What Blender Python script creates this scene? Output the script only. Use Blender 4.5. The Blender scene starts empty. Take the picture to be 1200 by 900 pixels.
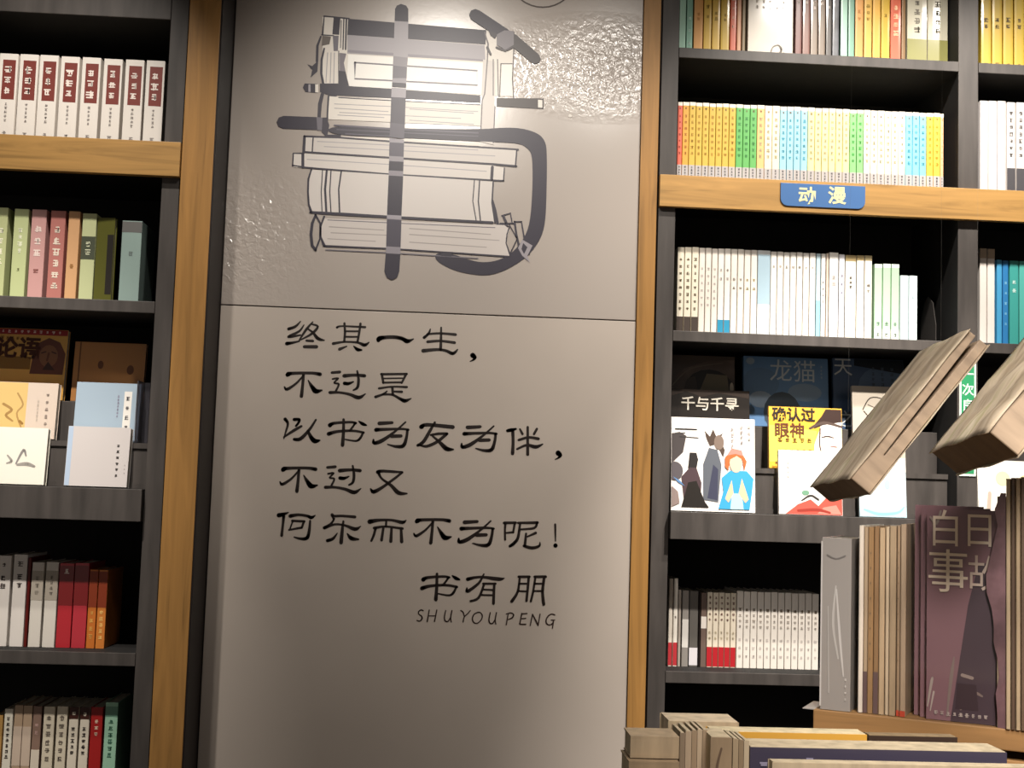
import bpy, bmesh, math, random
from mathutils import Vector, Matrix, Euler
random.seed(7)
S = bpy.context.scene

# ------------------------------------------------------------------ camera
YAW, PIT, ROL = 0.0550293, 0.0819104, 0.03206299
CAM = Vector((0, -3.0, 1.5)); F = 1500.0
_f = Vector((math.sin(YAW)*math.cos(PIT), math.cos(YAW)*math.cos(PIT), math.sin(PIT)))
_r0 = Vector((math.cos(YAW), -math.sin(YAW), 0)); _u0 = _r0.cross(_f)
_r = _r0*math.cos(ROL) + _u0*math.sin(ROL); _u = _u0*math.cos(ROL) - _r0*math.sin(ROL)
cd = bpy.data.cameras.new('camera'); cam = bpy.data.objects.new('camera', cd)
S.collection.objects.link(cam); S.camera = cam
cd.sensor_fit = 'HORIZONTAL'; cd.sensor_width = 36; cd.lens = F/1200*36; cd.clip_start = .05
cam.matrix_world = Matrix((( _r.x, _u.x, -_f.x, CAM.x), (_r.y, _u.y, -_f.y, CAM.y), (_r.z, _u.z, -_f.z, CAM.z), (0,0,0,1)))

# ------------------------------------------------------------------ world, exposure, lamps
S.view_settings.view_transform = 'Standard'; S.view_settings.look = 'None'
S.view_settings.gamma = 1; S.view_settings.use_curve_mapping = False
S.view_settings.exposure = 0.0
wd = bpy.data.worlds.new('shop_light'); S.world = wd; wd.use_nodes = True
wd.node_tree.nodes['Background'].inputs[0].default_value = (1.0, .90, .80, 1)
wd.node_tree.nodes['Background'].inputs[1].default_value = 0.20
def spot(name, loc, tgt, power, size, blend=.6, rad=.03, col=(1, .93, .84)):
    l = bpy.data.lights.new(name, 'SPOT'); l.energy = power; l.spot_size = math.radians(size)
    l.spot_blend = blend; l.shadow_soft_size = rad; l.color = col
    o = bpy.data.objects.new(name, l); S.collection.objects.link(o); o.location = loc
    o.rotation_euler = (Vector(tgt)-Vector(loc)).to_track_quat('-Z', 'Y').to_euler()
    return o
spot('spot_or_fill', (-0.03, -1.30, 2.90), (0.03, 0.0, 2.06), 88, 62, 1.0, .06)
spot('spot_or_fill', (0.52, -1.25, 2.92), (0.46, 0.0, 2.4), 16, 40, 1.0, .03)
spot('spot_or_fill', (-0.66, -.85, 3.02), (-1.12, -.12, 1.8), 66, 70, .9, .02)
spot('spot_or_fill', (-0.80, -1.15, 3.04), (-1.12, -.15, 1.12), 190, 44, .9, .02)
spot('spot_or_fill', (1.00, -.72, 3.04), (1.05, .02, 1.95), 92, 84, .8, .02)
spot('spot_or_fill', (0.98, -1.02, 3.04), (0.98, .02, 1.22), 330, 42, .9, .02)
spot('spot_or_fill', (1.55, -.75, 3.04), (1.52, .02, 1.85), 60, 90, .8, .02)
spot('spot_or_fill', (0.55, -2.7, 3.05), (0.80, -1.50, 1.15), 190, 52, 1.0, .25, (1, .93, .87))  # added fill for the foreground, stands for no known lamp
spot('spot_or_fill', (0.25, -3.7, 2.75), (0.86, -1.50, 1.12), 300, 32, .9, .2, (1, .93, .87))  # added frontal fill to brighten the book covers on the crate

# ------------------------------------------------------------------ helpers
def ray(x, y): return _f*F + _r*(x-600) - _u*(y-450)
def P(x, y, Y):
    d = ray(x, y); t = (Y-CAM.y)/d.y; return CAM.x+d.x*t, CAM.z+d.z*t
def G(x, y, z):
    d = ray(x, y); t = (z-CAM.z)/d.z; return Vector((CAM.x+d.x*t, CAM.y+d.y*t, z))
def lin(c):
    return tuple((v/12.92 if v <= .04045 else ((v+.055)/1.055)**2.4) for v in c)
def h(s): return tuple(int(s[i:i+2], 16)/255 for i in (0, 2, 4))
MC = {}
def mat(col, rough=.55, kind='plain', coat=0.0, spec=.4, name=None):
    key = (col, rough, kind, coat, spec)
    if key in MC: return MC[key]
    m = bpy.data.materials.new(name or kind+'_'+str(col)); m.use_nodes = True
    nt = m.node_tree; b = nt.nodes['Principled BSDF']; N = nt.nodes.new; L = nt.links.new
    c = lin(h(col)) if isinstance(col, str) else col
    b.inputs['Roughness'].default_value = rough; b.inputs['Specular IOR Level'].default_value = spec
    if coat: b.inputs['Coat Weight'].default_value = coat; b.inputs['Coat Roughness'].default_value = .12
    tc = N('ShaderNodeTexCoord')
    def noise(scale, det=3, vec=None, sc=(1,1,1)):
        mp = N('ShaderNodeMapping'); L(tc.outputs['Object'], mp.inputs[0]); mp.inputs['Scale'].default_value = sc
        n = N('ShaderNodeTexNoise'); n.inputs['Scale'].default_value = scale; n.inputs['Detail'].default_value = det
        L(mp.outputs[0], n.inputs['Vector']); return n
    def ramp(src, stops):
        r = N('ShaderNodeValToRGB'); e = r.color_ramp.elements
        while len(e) < len(stops): e.new(.5)
        for el, (p, cc) in zip(e, stops): el.position = p; el.color = (*cc, 1)
        L(src, r.inputs[0]); return r
    def bump(src, strength, dist=.002):
        bp = N('ShaderNodeBump'); bp.inputs['Strength'].default_value = strength; bp.inputs['Distance'].default_value = dist
        L(src, bp.inputs['Height']); L(bp.outputs[0], b.inputs['Normal']); return bp
    mul = lambda k: tuple(min(1, v*k) for v in c)
    if kind in ('woodv', 'woodh'):
        sc = (14, 14, .9) if kind == 'woodv' else (.9, 14, 14)
        n = noise(3.2, 6, sc=sc); n.inputs['Distortion'].default_value = 1.2
        r = ramp(n.outputs[0], [(.25, mul(.55)), (.45, mul(.88)), (.6, c), (.8, mul(1.22))])
        L(r.outputs[0], b.inputs['Base Color']); bump(n.outputs[0], .15, .001)
    elif kind == 'blackwood':
        n = noise(4, 5, sc=(9, 9, 1.2)); r = ramp(n.outputs[0], [(.3, mul(.7)), (.7, mul(1.25))])
        L(r.outputs[0], b.inputs['Base Color']); bump(n.outputs[0], .12, .001)
    elif kind == 'paper':
        n = noise(30, 3, sc=(1, 1, 1)); r = ramp(n.outputs[0], [(.3, mul(.93)), (.7, c)])
        L(r.outputs[0], b.inputs['Base Color'])
    elif kind == 'pages':
        n = noise(60, 2, sc=(9, .5, .3)); r = ramp(n.outputs[0], [(.3, mul(.62)), (.65, c)])
        L(r.outputs[0], b.inputs['Base Color']); bump(n.outputs[0], .2, .001)
    elif kind == 'film':      # glossy film with trapped air bubbles in patches
        n = noise(70, 2); n.inputs['Distortion'].default_value = .5
        def blob(cx, cz, rx, rz):
            sp_ = N('ShaderNodeMapping'); sp_.inputs['Location'].default_value = (-cx/rx, 0, -cz/rz); sp_.inputs['Scale'].default_value = (1/rx, .001, 1/rz)
            L(tc.outputs['Object'], sp_.inputs[0]); g = N('ShaderNodeTexGradient'); g.gradient_type = 'SPHERICAL'; L(sp_.outputs[0], g.inputs[0]); return g.outputs[1]
        a1 = N('ShaderNodeMath'); a1.operation = 'ADD'; L(blob(.36, 2.52, .34, .14), a1.inputs[0]); L(blob(-.50, 2.06, .24, .22), a1.inputs[1])
        r2 = ramp(a1.outputs[0], [(.0, (.02,.02,.02)), (.85, (1,1,1))])
        mx = N('ShaderNodeMath'); mx.operation = 'MULTIPLY'; L(n.outputs[0], mx.inputs[0]); L(r2.outputs[0], mx.inputs[1])
        bump(mx.outputs[0], 1.0, .0035); b.inputs['Base Color'].default_value = (*c, 1)
    elif kind == 'plaster':
        n = noise(3, 4); r = ramp(n.outputs[0], [(.3, mul(.95)), (.7, mul(1.03))])
        L(r.outputs[0], b.inputs['Base Color'])
        bump(noise(1.6, 2).outputs[0], .3, .01)
    elif kind == 'water':     # watercolour printed cover, streaks along its length
        n = noise(5, 4, sc=(4.5, 1.2, 1)); n.inputs['Distortion'].default_value = 1.2
        r = ramp(n.outputs[0], [(.28, lin(h('7c6c58'))), (.42, lin(h('a8967e'))), (.52, lin(h('c4b49c'))), (.62, lin(h('a49a74'))), (.75, lin(h('d6c8b2')))])
        L(r.outputs[0], b.inputs['Base Color']); bump(n.outputs[0], .3, .001)
    elif kind == 'oldpaper':
        n = noise(14, 4, sc=(5, 5, .8)); r = ramp(n.outputs[0], [(.3, mul(.72)), (.5, mul(.94)), (.7, mul(1.1))])
        L(r.outputs[0], b.inputs['Base Color']); bump(n.outputs[0], .3, .0015)
    elif kind == 'mottle':    # printed cover with cloudy pictures
        n = noise(14, 5); r = ramp(n.outputs[0], [(.3, mul(.45)), (.5, c), (.7, mul(1.8))])
        L(r.outputs[0], b.inputs['Base Color'])
    else:
        b.inputs['Base Color'].default_value = (*c, 1)
    MC[key] = m; return m

def link(o, parent=None):
    S.collection.objects.link(o)
    if parent is not None: o.parent = parent
    return o
def tag(o, label=None, cat=None, group=None, kind=None):
    if label: o['label'] = label
    if cat: o['category'] = cat
    if group: o['group'] = group
    if kind: o['kind'] = kind
    return o
def empty(name, loc=(0,0,0), rot=(0,0,0)):
    o = bpy.data.objects.new(name, None); o.location = loc; o.rotation_euler = rot
    o.empty_display_size = .05; return link(o)
class MB:
    def __init__(s): s.v = []; s.f = []; s.m = []
    def box(s, x0, x1, y0, y1, z0, z1, mi=0):
        n = len(s.v); s.v += [(x0,y0,z0),(x1,y0,z0),(x1,y1,z0),(x0,y1,z0),(x0,y0,z1),(x1,y0,z1),(x1,y1,z1),(x0,y1,z1)]
        for q in ((3,2,1,0),(4,5,6,7),(0,1,5,4),(1,2,6,5),(2,3,7,6),(3,0,4,7)): s.f.append([n+i for i in q]); s.m.append(mi)
        return s
    def prism(s, pts, z0, z1, mi=0):    # pts (x,y) ccw extruded in z
        n = len(s.v); k = len(pts)
        s.v += [(x,y,z0) for x,y in pts] + [(x,y,z1) for x,y in pts]
        s.f.append([n+i for i in range(k)][::-1]); s.f.append([n+k+i for i in range(k)]); s.m += [mi, mi]
        for i in range(k):
            j = (i+1) % k; s.f.append([n+i, n+j, n+k+j, n+k+i]); s.m.append(mi)
        return s
    def face(s, pts, mi=0):
        n = len(s.v); s.v += pts; s.f.append([n+i for i in range(len(pts))]); s.m.append(mi); return s
    def build(s, name, mats, parent=None, bevel=0, smooth=False):
        me = bpy.data.meshes.new(name); me.from_pydata(s.v, [], s.f)
        for m in (mats if isinstance(mats, (list, tuple)) else [mats]): me.materials.append(m)
        me.polygons.foreach_set('material_index', s.m)
        bm = bmesh.new(); bm.from_mesh(me)
        if bevel: bmesh.ops.bevel(bm, geom=bm.edges[:], offset=bevel, segments=2, affect='EDGES', profile=.6)
        bmesh.ops.recalc_face_normals(bm, faces=bm.faces[:])
        bm.to_mesh(me); bm.free()
        if smooth: me.shade_smooth()
        o = bpy.data.objects.new(name, me); return link(o, parent)
def boxo(name, m, b, parent=None, bevel=0): return MB().box(*b).build(name, m, parent, bevel)

TM = {}
def text_mesh(s, bold=0.0, shear=0.0):
    k = (s, bold, shear)
    if k in TM: return TM[k]
    c = bpy.data.curves.new('t', 'FONT'); c.body = s; c.size = 1; c.align_x = 'CENTER'; c.align_y = 'CENTER'
    c.offset = bold; c.shear = shear; c.resolution_u = 2; c.extrude = .004
    o = bpy.data.objects.new('t', c); S.collection.objects.link(o)
    bpy.context.view_layer.update()
    me = bpy.data.meshes.new_from_object(o)
    bpy.data.objects.remove(o); TM[k] = me; return me
def put_text(parent, s, x, z, y, size, m, name='lettering', sx=1.0, bold=.01, shear=0.0, rotz=0.0):
    """flat lettering facing -Y in the parent's frame"""
    me = text_mesh(s, bold, shear).copy(); me.materials.clear(); me.materials.append(m)
    o = bpy.data.objects.new(name, me); link(o, parent)
    o.rotation_euler = Euler((math.pi/2, -rotz, 0)); o.location = (x, y, z); o.scale = (size*sx, size, size); return o
def marks(parent, x0, x1, z0, z1, y, m, rows=4, cols=1, name='spine_lettering', seed=0, fill=.7):
    """small printed characters too blurred to read: clusters of strokes facing -Y"""
    rg = random.Random(seed); mb = MB(); cw = (x1-x0)/cols; ch = (z1-z0)/rows
    for i in range(rows):
        for j in range(cols):
            cx = x0+cw*(j+.5); cz = z0+ch*(i+.5); a = min(cw, ch)*.5*fill*rg.uniform(.85, 1.05); t = a*.17
            for k in range(3):
                zz = cz-a+2*a*(k+rg.uniform(.2,.8))/3; w = a*rg.uniform(.5, 1)
                mb.face([(cx-w,y,zz-t),(cx+w,y,zz-t),(cx+w,y,zz+t),(cx-w,y,zz+t)])
            for k in range(2):
                xx = cx+a*rg.uniform(-.6,.6); w = a*rg.uniform(.5, 1)
                mb.face([(xx-t,y-.00005,cz-w),(xx+t,y-.00005,cz-w),(xx+t,y-.00005,cz+w),(xx-t,y-.00005,cz+w)])
    return mb.build(name, m, parent)

# ------------------------------------------------------------------ the setting
M_BLACK = mat('47423f', .5, 'blackwood', name='charcoal laminate')
M_BACK_SHADE = mat('131110', .8, 'blackwood', name='black back and bay shade')
M_WOODV = mat('a67a42', .45, 'woodv', name='oak upright grain'); M_WOODH = mat('b58b50', .45, 'woodh', name='oak lengthwise grain')
M_WALL = mat('3a3431', .8, 'plaster', name='dark wall'); M_PANEL = mat('b8ada3', .5, 'plaster', name='pale painted panel')
M_FILM = mat('b0a69e', .24, 'film', spec=1.0, name='pale bubbled film')
M_INK = mat('1c100c', .5, name='dark brown lettering'); M_NAVY = mat('3f3b48', .35, name='slate ink')
def struct(o): o['kind'] = 'structure'; return o
struct(boxo('floor', mat('5b4a3a', .4, 'plaster'), (-3, 3.2, -4.2, .8, -.05, 0)))
struct(boxo('ceiling', mat('2a2725', .9, 'plaster'), (-3, 3.2, -4.2, .8, 3.15, 3.2)))
struct(boxo('wall_back', M_WALL, (-3, 3.2, .45, .55, 0, 3.15)))
XL, XR = P(262, 365, 0)[0], P(745, 377, 0)[0]
XL = -.5232
XR = .4558
seam = P(500, 366.5, 0)[1]
struct(boxo('wall_pier', M_WALL, (XL+.001, XR, .022, .449, 0, 3.149)))

def P0(x, y): return P(x, y, 0.0)
# --- the two painted boards with the picture and the motto
up = boxo('sign_board', M_FILM, (XL+.002, XR-.001, 0, .02, seam+.0015, 3.1), bevel=.0012)
tag(up, 'large pale glossy board printed with a stack-of-books picture sign', 'sign board')
lo = boxo('sign_board', M_PANEL, (XL+.002, XR-.001, -.001, .02, .02, seam-.0015), bevel=.0012)
tag(lo, 'tall pale matt board below the seam carrying dark brown motto lettering', 'sign board')
struct(boxo('trim_1', mat('1a0f0b', .6), (XL+.0005, XL+.0018, -.002, .02, .02, 3.1)))

def poly(parent, pts, m, y, name):    # pts in photo px on the board plane
    w = [P0(*p) for p in pts]; mb = MB(); mb.face([(a, y, b) for a, b in w])
    return mb.build(name, m, parent)
def stroke_poly(pts, mb, conv, y, cap=True):
    """pts (x,y,width): a lofted brush stroke"""
    q = [(Vector(conv(a, b)), w) for a, b, w in pts]; L_, R_ = [], []
    for i, (p, w) in enumerate(q):
        a = q[max(0, i-1)][0]; b = q[min(len(q)-1, i+1)][0]; d = (b-a); d = d.normalized() if d.length else Vector((1,0))
        n = Vector((-d.y, d.x))*w/2; L_.append(p+n); R_.append(p-n)
    for i in range(len(q)-1):
        mb.face([(L_[i].x,y,L_[i].y),(R_[i].x,y,R_[i].y),(R_[i+1].x,y,R_[i+1].y),(L_[i+1].x,y,L_[i+1].y)])
    if cap:
        for (p, w) in q:
            k = 8; mb.face([(p.x+w/2*math.cos(t*2*math.pi/k), y-.00001, p.y+w/2*math.sin(t*2*math.pi/k)) for t in range(k)])
def smooth_pts(pts):
    if len(pts) < 3: return pts
    out = [pts[0]]
    for i in range(len(pts)-1):
        p0 = pts[max(0,i-1)]; p1 = pts[i]; p2 = pts[i+1]; p3 = pts[min(len(pts)-1,i+2)]
        for t in (.25, .5, .75, 1):
            out.append(tuple(.5*((2*p1[k])+(-p0[k]+p2[k])*t+(2*p0[k]-5*p1[k]+4*p2[k]-p3[k])*t*t+(-p0[k]+3*p1[k]-3*p2[k]+p3[k])*t**3) for k in range(3)))
    return out
def parse(s):
    return [[tuple(float(v) for v in t.split(',')) for t in st.split()] for st in s.split(';') if st.strip()]
CH = {  # character: (crop scale, crop origin x, y, strokes)
 '终': (6.667,320,370,"215,45,8 175,85,18 122,104,22;242,72,8 205,122,16 122,165,20 215,152,12;108,218,26 150,212,18 205,200,12;310,50,10 260,108,18 205,192,10;300,66,12 350,85,16 305,140,18 215,190,9;262,98,12 310,130,16 350,178,24 400,193,10;262,195,16 312,198,18;245,243,22 340,243,24"),
 '其': (6.667,320,370,"500,92,16 540,82,12 720,90,16;558,60,16 562,130,16 556,205,16;683,62,16 674,130,16 660,205,16;560,122,13 665,122,13;560,165,13 660,165,13;470,218,20 560,205,14 660,210,16 715,230,24 750,208,8;575,240,10 520,262,22;632,240,10 660,264,24 692,268,12"),
 '一': (6.667,320,370,"822,195,24 830,180,34 870,170,26 950,168,26 1010,180,28 1050,200,30 1098,182,8"),
 '生': (4.735,480,370,"115,75,7 105,100,12 80,122,14;98,102,10 170,98,11 255,105,14;175,66,9 174,130,13 172,190,14;100,145,14 170,140,12 250,150,14;75,195,19 150,188,14 200,194,14 240,210,17 266,188,7"),
 ',1': (4.735,480,370,"350,220,26 362,232,18 352,246,9 336,253,5"),
 ',2': (4.735,480,370,"824,762,26 836,774,18 826,788,9 808,797,5"),
 '不': (6.667,320,370,"110,470,14 118,458,32 150,450,22 300,448,20 368,458,26;240,465,12 180,530,15 110,575,20 90,556,10;238,460,20 232,540,20 222,630,24;275,505,8 305,555,26 335,590,34 382,582,10"),
 '过': (6.667,320,370,"460,445,18 522,440,20;465,495,12 508,490,14 478,525,12 514,535,14 490,590,14;445,600,22 520,600,17 600,615,20 670,640,27 722,610,7;556,470,26 640,464,20 715,470,24;658,433,14 668,500,19 660,560,19 628,582,12;558,528,24 590,530,22 628,516,10"),
 '是': (6.667,320,370,"845,457,16 1045,455,16;850,456,18 862,525,16;1040,456,18 1005,525,14;860,490,10 1010,488,10;858,523,13 1000,520,13;828,568,16 930,555,13 1045,558,16;932,560,18 936,612,18;940,592,13 1006,595,18;890,590,10 862,612,15 800,635,19;855,614,14 930,617,16 985,645,20 1030,665,26 1080,646,7"),
 '以': (6.667,320,480,"95,75,24 116,110,18 98,180,12 85,226,8;85,215,12 160,165,20 222,130,16;165,78,22 205,78,20 198,105,16 180,128,16;335,80,14 282,160,19 215,228,25 165,232,20;272,165,16 300,220,28 328,246,32 365,240,12"),
 '书': (6.667,320,480,"445,122,30 480,106,20 600,98,17 648,105,16;642,105,16 628,128,14 600,165,17;435,190,28 500,172,20 620,165,17 708,180,17;703,180,14 680,225,17 645,245,14 562,232,9;552,78,18 550,180,21 543,278,25;672,92,10 700,112,24 728,122,12"),
 '为': (6.667,320,480,"830,108,26 930,102,20;1035,98,12 960,165,15 860,238,26 792,262,24 785,235,12;805,158,28 860,155,21 1000,151,16 1058,158,16;1050,160,18 1042,220,20 1018,282,26 960,288,20 895,272,9;925,208,24 1000,206,22"),
 '友': (4.735,480,370,"65,617,22 100,605,17 240,618,19;140,592,11 112,640,15 78,698,17 45,720,14;118,662,11 160,655,13 208,655,14;205,657,14 152,700,15 97,724,14 60,720,9;128,668,9 165,700,15 205,738,23 242,742,9"),
 '伴': (4.735,480,370,"543,638,15 565,634,17 590,628,10;572,640,16 574,700,15 571,765,17;612,630,10 626,656,13;706,628,12 690,657,12;605,690,12 660,675,13 715,683,14;596,740,10 650,718,13 700,728,18 738,713,7;655,618,12 655,770,15"),
 '又': (6.667,320,480,"818,488,26 860,480,20 1010,490,16;1008,492,15 940,545,17 850,610,21 785,642,26 762,618,10;825,495,20 850,540,15 920,590,21 980,650,28 1046,656,11"),
 '何': (6.667,320,590,"45,92,30 80,85,24 120,70,8;84,100,22 78,160,17 68,250,20;135,98,26 200,88,19 270,98,19 300,110,23 330,92,7;150,135,16 245,140,16;156,135,12 130,205,10;242,140,16 224,190,14;125,206,12 225,188,16;290,135,14 282,220,21 264,270,24 215,275,18 165,262,9"),
 '乐': (6.667,320,590,"462,88,22 475,122,14;465,100,18 540,97,17 640,105,20;478,120,13 455,155,15 405,188,18;402,190,24 480,163,15 560,170,15 640,200,26 685,178,7;550,140,14 542,200,21 532,305,26;502,232,8 468,275,20 425,290,22;580,235,8 612,272,28 668,280,12"),
 '而': (6.667,320,590,"755,142,32 830,130,20 930,130,17 1010,148,24 1040,130,7;885,135,15 882,182,15;790,192,20 880,180,15 1012,196,17;802,195,17 786,250,17 768,292,15;862,190,17 848,286,20;926,190,17 920,296,22;1000,192,17 1005,298,24"),
 '呢': (5.805,480,590,"643,132,17 722,130,14;652,130,15 648,190,12 650,246,13;716,130,14 704,198,12;655,200,11 706,195,13;738,132,14 870,130,17;866,130,15 848,166,14 752,176,10;752,130,13 738,230,17 710,270,19 682,290,17;858,200,16 800,226,9;792,205,13 784,285,17;778,288,17 830,302,19 880,290,15 886,265,7"),
 '!': (5.805,480,590,"990,142,13 991,200,11 992,255,8;992,285,26 992,286,26"),
 '有': (5.805,480,590,"395,515,22 440,504,16 500,500,15 605,514,22 645,508,5;505,480,10 470,542,15 395,597,19 390,575,9;500,545,13 585,545,13;508,545,13 470,640,15 415,664,13;576,545,15 570,680,17;500,585,11 570,588,11;490,622,11 568,624,11"),
 '朋': (5.805,480,590,"742,498,15 815,498,15;750,498,13 735,600,15 695,665,19;811,498,15 795,662,15;745,545,11 805,545,11;735,595,11 800,598,11;850,498,15 925,498,17;856,498,13 840,600,13 824,666,13;916,498,17 904,600,17 912,685,19;850,545,11 912,545,11;842,595,11 905,595,11"),
}
BBC = {}
def char(c, dx=0, dy=0):
    sc, ox, oy, st = CH[c]; mb = MB()
    k = abs(P0(500, 500)[0]-P0(600, 500)[0])/100/sc
    for s in parse(st):
        s = smooth_pts([(a, b, w) for a, b, w in s])
        stroke_poly([(a, b, w*k*1.16) for a, b, w in s], mb, lambda a, b: P0(ox+a/sc+dx, oy+b/sc+dy), -.0016)
    o = mb.build('character', M_INK, lo); return o
for c in '终其一生不过是以书为友伴又何乐而呢!有朋': char(c)
for c in (',1', ',2'): char(c)
char('为', 103.3, 4.7)                       # second character of the third line
char('不', -5.3, 111.2); char('过', -5.3, 111.0)      # fourth line
char('不', 151.5, 171.7)                   # fifth line
char('为', 99.8, 115.8)
char('书', 109.3, 180.8)
PINK = mat('33231d', .5, name='thin brown lettering')
# latin line, slanting pen capitals
LT = {'S':"38,4,7 24,0,7 10,10,7 12,24,7 28,36,8 30,52,8 16,64,7 0,60,6",'H':"14,0,7 2,66,8;60,0,7 46,66,8;8,34,6 54,34,6",'U':"12,0,7 4,40,8 10,60,8 26,62,7 42,40,7;50,0,7 42,40,8 46,66,7",
      'Y':"0,0,7 14,10,8 22,36,7;58,0,6 40,20,7 22,36,7 14,66,8",'O':"36,0,7 12,12,8 2,38,8 12,60,8 34,62,7 56,42,7 62,18,7 50,2,7 36,0,7",'P':"14,4,7 2,68,8;2,6,6 30,0,7 46,10,8 38,28,8 14,38,6",
      'E':"16,0,8 4,60,8;14,2,7 48,0,7;10,30,6 40,28,7;4,62,7 40,62,8",'N':"2,66,7 16,2,7;16,2,9 50,64,9;50,64,7 62,0,7",'G':"56,4,7 34,0,7 12,16,8 2,40,8 12,60,8 34,60,7 48,44,7;48,34,8 42,80,8;34,34,6 56,34,6"}
k_ = abs(P0(500, 500)[0]-P0(600, 500)[0])/100/5.805
for c, x, y in [('S',50,724),('H',118,724),('U',232,728),('Y',348,728),('O',425,740),('U',535,742),('P',655,744),('E',745,748),('N',818,752),('G',925,752)]:
    mb = MB()
    for s in parse(LT[c]):
        s = smooth_pts(s)
        stroke_poly([(a, b, w*k_*1.15) for a, b, w in s], mb, lambda a, b: P0(480+(x+a*1.12)/5.805, 590+(y+b*1.18)/5.805), -.0016)
    mb.build('letter', PINK, lo)

# --- the picture: a stack of books drawn over one big brushed character
ART_Y = [-.0008]
def area(col, pts, rough=.4, name='print_or_glare'):
    ART_Y[0] -= .00003
    return poly(up, pts, mat(col, rough), ART_Y[0], name)
def line(col, st, name='printed_line'):
    ART_Y[0] -= .00003; mb = MB(); k = abs(P0(500, 500)[0]-P0(600, 500)[0])/100
    for s in parse(st): stroke_poly([(a, b, w*k) for a, b, w in s], mb, P0, ART_Y[0])
    return mb.build(name, mat(col, .4), up)
NV, LG, WH, MG = '37333f', 'a6a1a6', 'e6dfd6', '6f6b74'
line('4a3f3a', ' '.join(f"{636+40.6*math.cos(a):.1f},{-32+40.6*math.sin(a):.1f},1.8" for a in [i*math.pi/18 for i in range(37)]))
area(WH, [(378,20),(409,22),(570,36),(602,37),(602,113),(563,112),(378,100)])
area(LG, [(407,41),(568,53),(569,72),(407,63)])  # pale grey band paints the glare below the top bar
area(NV, [(408,22),(570,35.5),(569,52.5),(407,41)])
line(NV, "378,41,2 380,19,2 409,22,2;377,41,1.5 391,42,1.5;403,22,1.5 402,58,1.5;406,22,2 405,58,2;400,24,1 399,56,1")
area(NV, [(391,21),(399,21.5),(397.5,41),(389.5,40.5)])
area('6a625c', [(378,42),(388,43),(386,52),(377,54)]); area(MG, [(390,42),(397,42),(396,60),(391,60)])
line(NV, "376,43,2 372,54,3 371.5,72,3"); area(NV, [(360,75.5),(366,77.5),(373,71),(372,84),(364,91),(366,82)])
line(NV, "380,57,2 377,70,2.6 376.5,86,2.6 379,99,3;397,60,1.2 397,98,1.2"); line(LG, "384,62,1 382,97,1;388,62,1 387,97,1;392,62,1 391,98,1")
area('777078', [(398,62),(406,63),(403,74),(405,84),(398,84)]); area(NV, [(397,83),(405,84),(409,101),(397,99)])
area('fbf8f2', [(408,64),(566,74),(564,111),(410,102),(407,92)])  # label box, its colour whitened to paint the lamp glare
line(MG, "416,73.5,1.8 559,83,1.8 559,100,1.8 416,92.5,1.8 416,73.5,2.5"); line('8d8890', "409,60,3 480,65,3 566,71,2.4")
area(NV, [(357,98),(372,98.5),(372,109),(358,108),(355,103)]); area(LG, [(361.5,99),(364,99),(364,108),(361.5,108)]); area(WH, [(369.5,99),(373,99),(373,108.5),(369.5,108.5)])
area(NV, [(375,98),(397,98),(408,101),(457,104),(563,112),(563,120.5),(457,115),(395,112),(394,115),(375,108)])
area('4a4443', [(582,115),(637,115.5),(637,128),(582,125)]); area(WH, [(630.5,117),(635.5,117.5),(635.5,126.5),(630.5,126)])
area(WH, [(386,113),(564,123),(563,148),(384,140)])
line(NV, "378,110,4 375,122,4.5 374,138,4"); line(NV, "385,113,2.2 384,130,2 383,156,2.2;397,114.5,1.2 457,118,1.2 563,123,1.2")
line(LG, "392,122,.9 457,125,.9 560,131,.9;392,127,.9 455,131,.9;398,132,.9 457,135,.9 540,139,.9;396,135,.9 450,138,.9;480,128,.9 555,133,.9;480,141,.9 555,146,.9")
area('d5cec8', [(566,70),(580,72),(579,170),(562,166)]); line('6b6468', "568,38,1.5 572,52,2 571,72,1.4 568,110,1.4 565,118,1.4 563,165,1.2;578,70,1.2 578,112,1.2;583,70,1.2 584,113,1.2;580,125,1.2 578,168,1.2")
area('f3eee6', [(587,75),(600.5,75.5),(601,113),(585.5,113)]); line('5a5254', "602,38,1.8 602,62,1.4 600.5,92,1.4 602,115,1.4;587,75,1.2 600,75,1.2;587,75,1.2 585.5,113,1.2")
# big hook of the character
hook = [(385,147),(457,150),(563,158),(595,158.5),(618,150.5+2),(630,156),(639,165),(641,180),(640.5,225),(639,262),(633,281),(620,299),(603,311),(585,320),(566,323.5),(538,319),(520,311.5),(509,303),(512,296),(530,297.5),(545,303),(563,308),(583,306),(600,297),(614,280),(621,262),(624,225),(624,185),(620,175),(610,168.5),(590,167),(563,166),(457,161),(385,158)]
hook[3:4] = [(580,151.5)]; hook[2] = (563,150)
hook[0:3] = [(385,147.5),(457,150.5),(563,152)]; hook[3] = (590,149.5); hook[4] = (612,150.5)
def chaikin(p):
    q = []
    for i in range(len(p)):
        a_, b_ = p[i], p[(i+1) % len(p)]; q += [(a_[0]*.75+b_[0]*.25, a_[1]*.75+b_[1]*.25), (a_[0]*.25+b_[0]*.75, a_[1]*.25+b_[1]*.75)]
    return q
area(NV, chaikin(chaikin(hook))); line(NV, "332,143.5,15.5 371,145,15.5"); area(MG, [(371,137.5),(378,138),(378,153),(372,153)]); area(NV, [(378,138),(383,138),(386,147),(384,158),(400,158),(399,160),(382,160),(377,155)])
line('5d5966', "392,147,2 457,151,2 560,156,2;395,152,1.2 457,155,1.2 560,160,1.2;405,157,1.5 457,160,1.2")
area(WH, [(400,160),(457,162.5),(563,168.5),(563,171.5),(457,166),(400,163.5)])
area('cfc8c2', [(357,160),(457,166),(566,172.5),(606,175.5),(605,195),(457,184),(358,179)])
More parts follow.
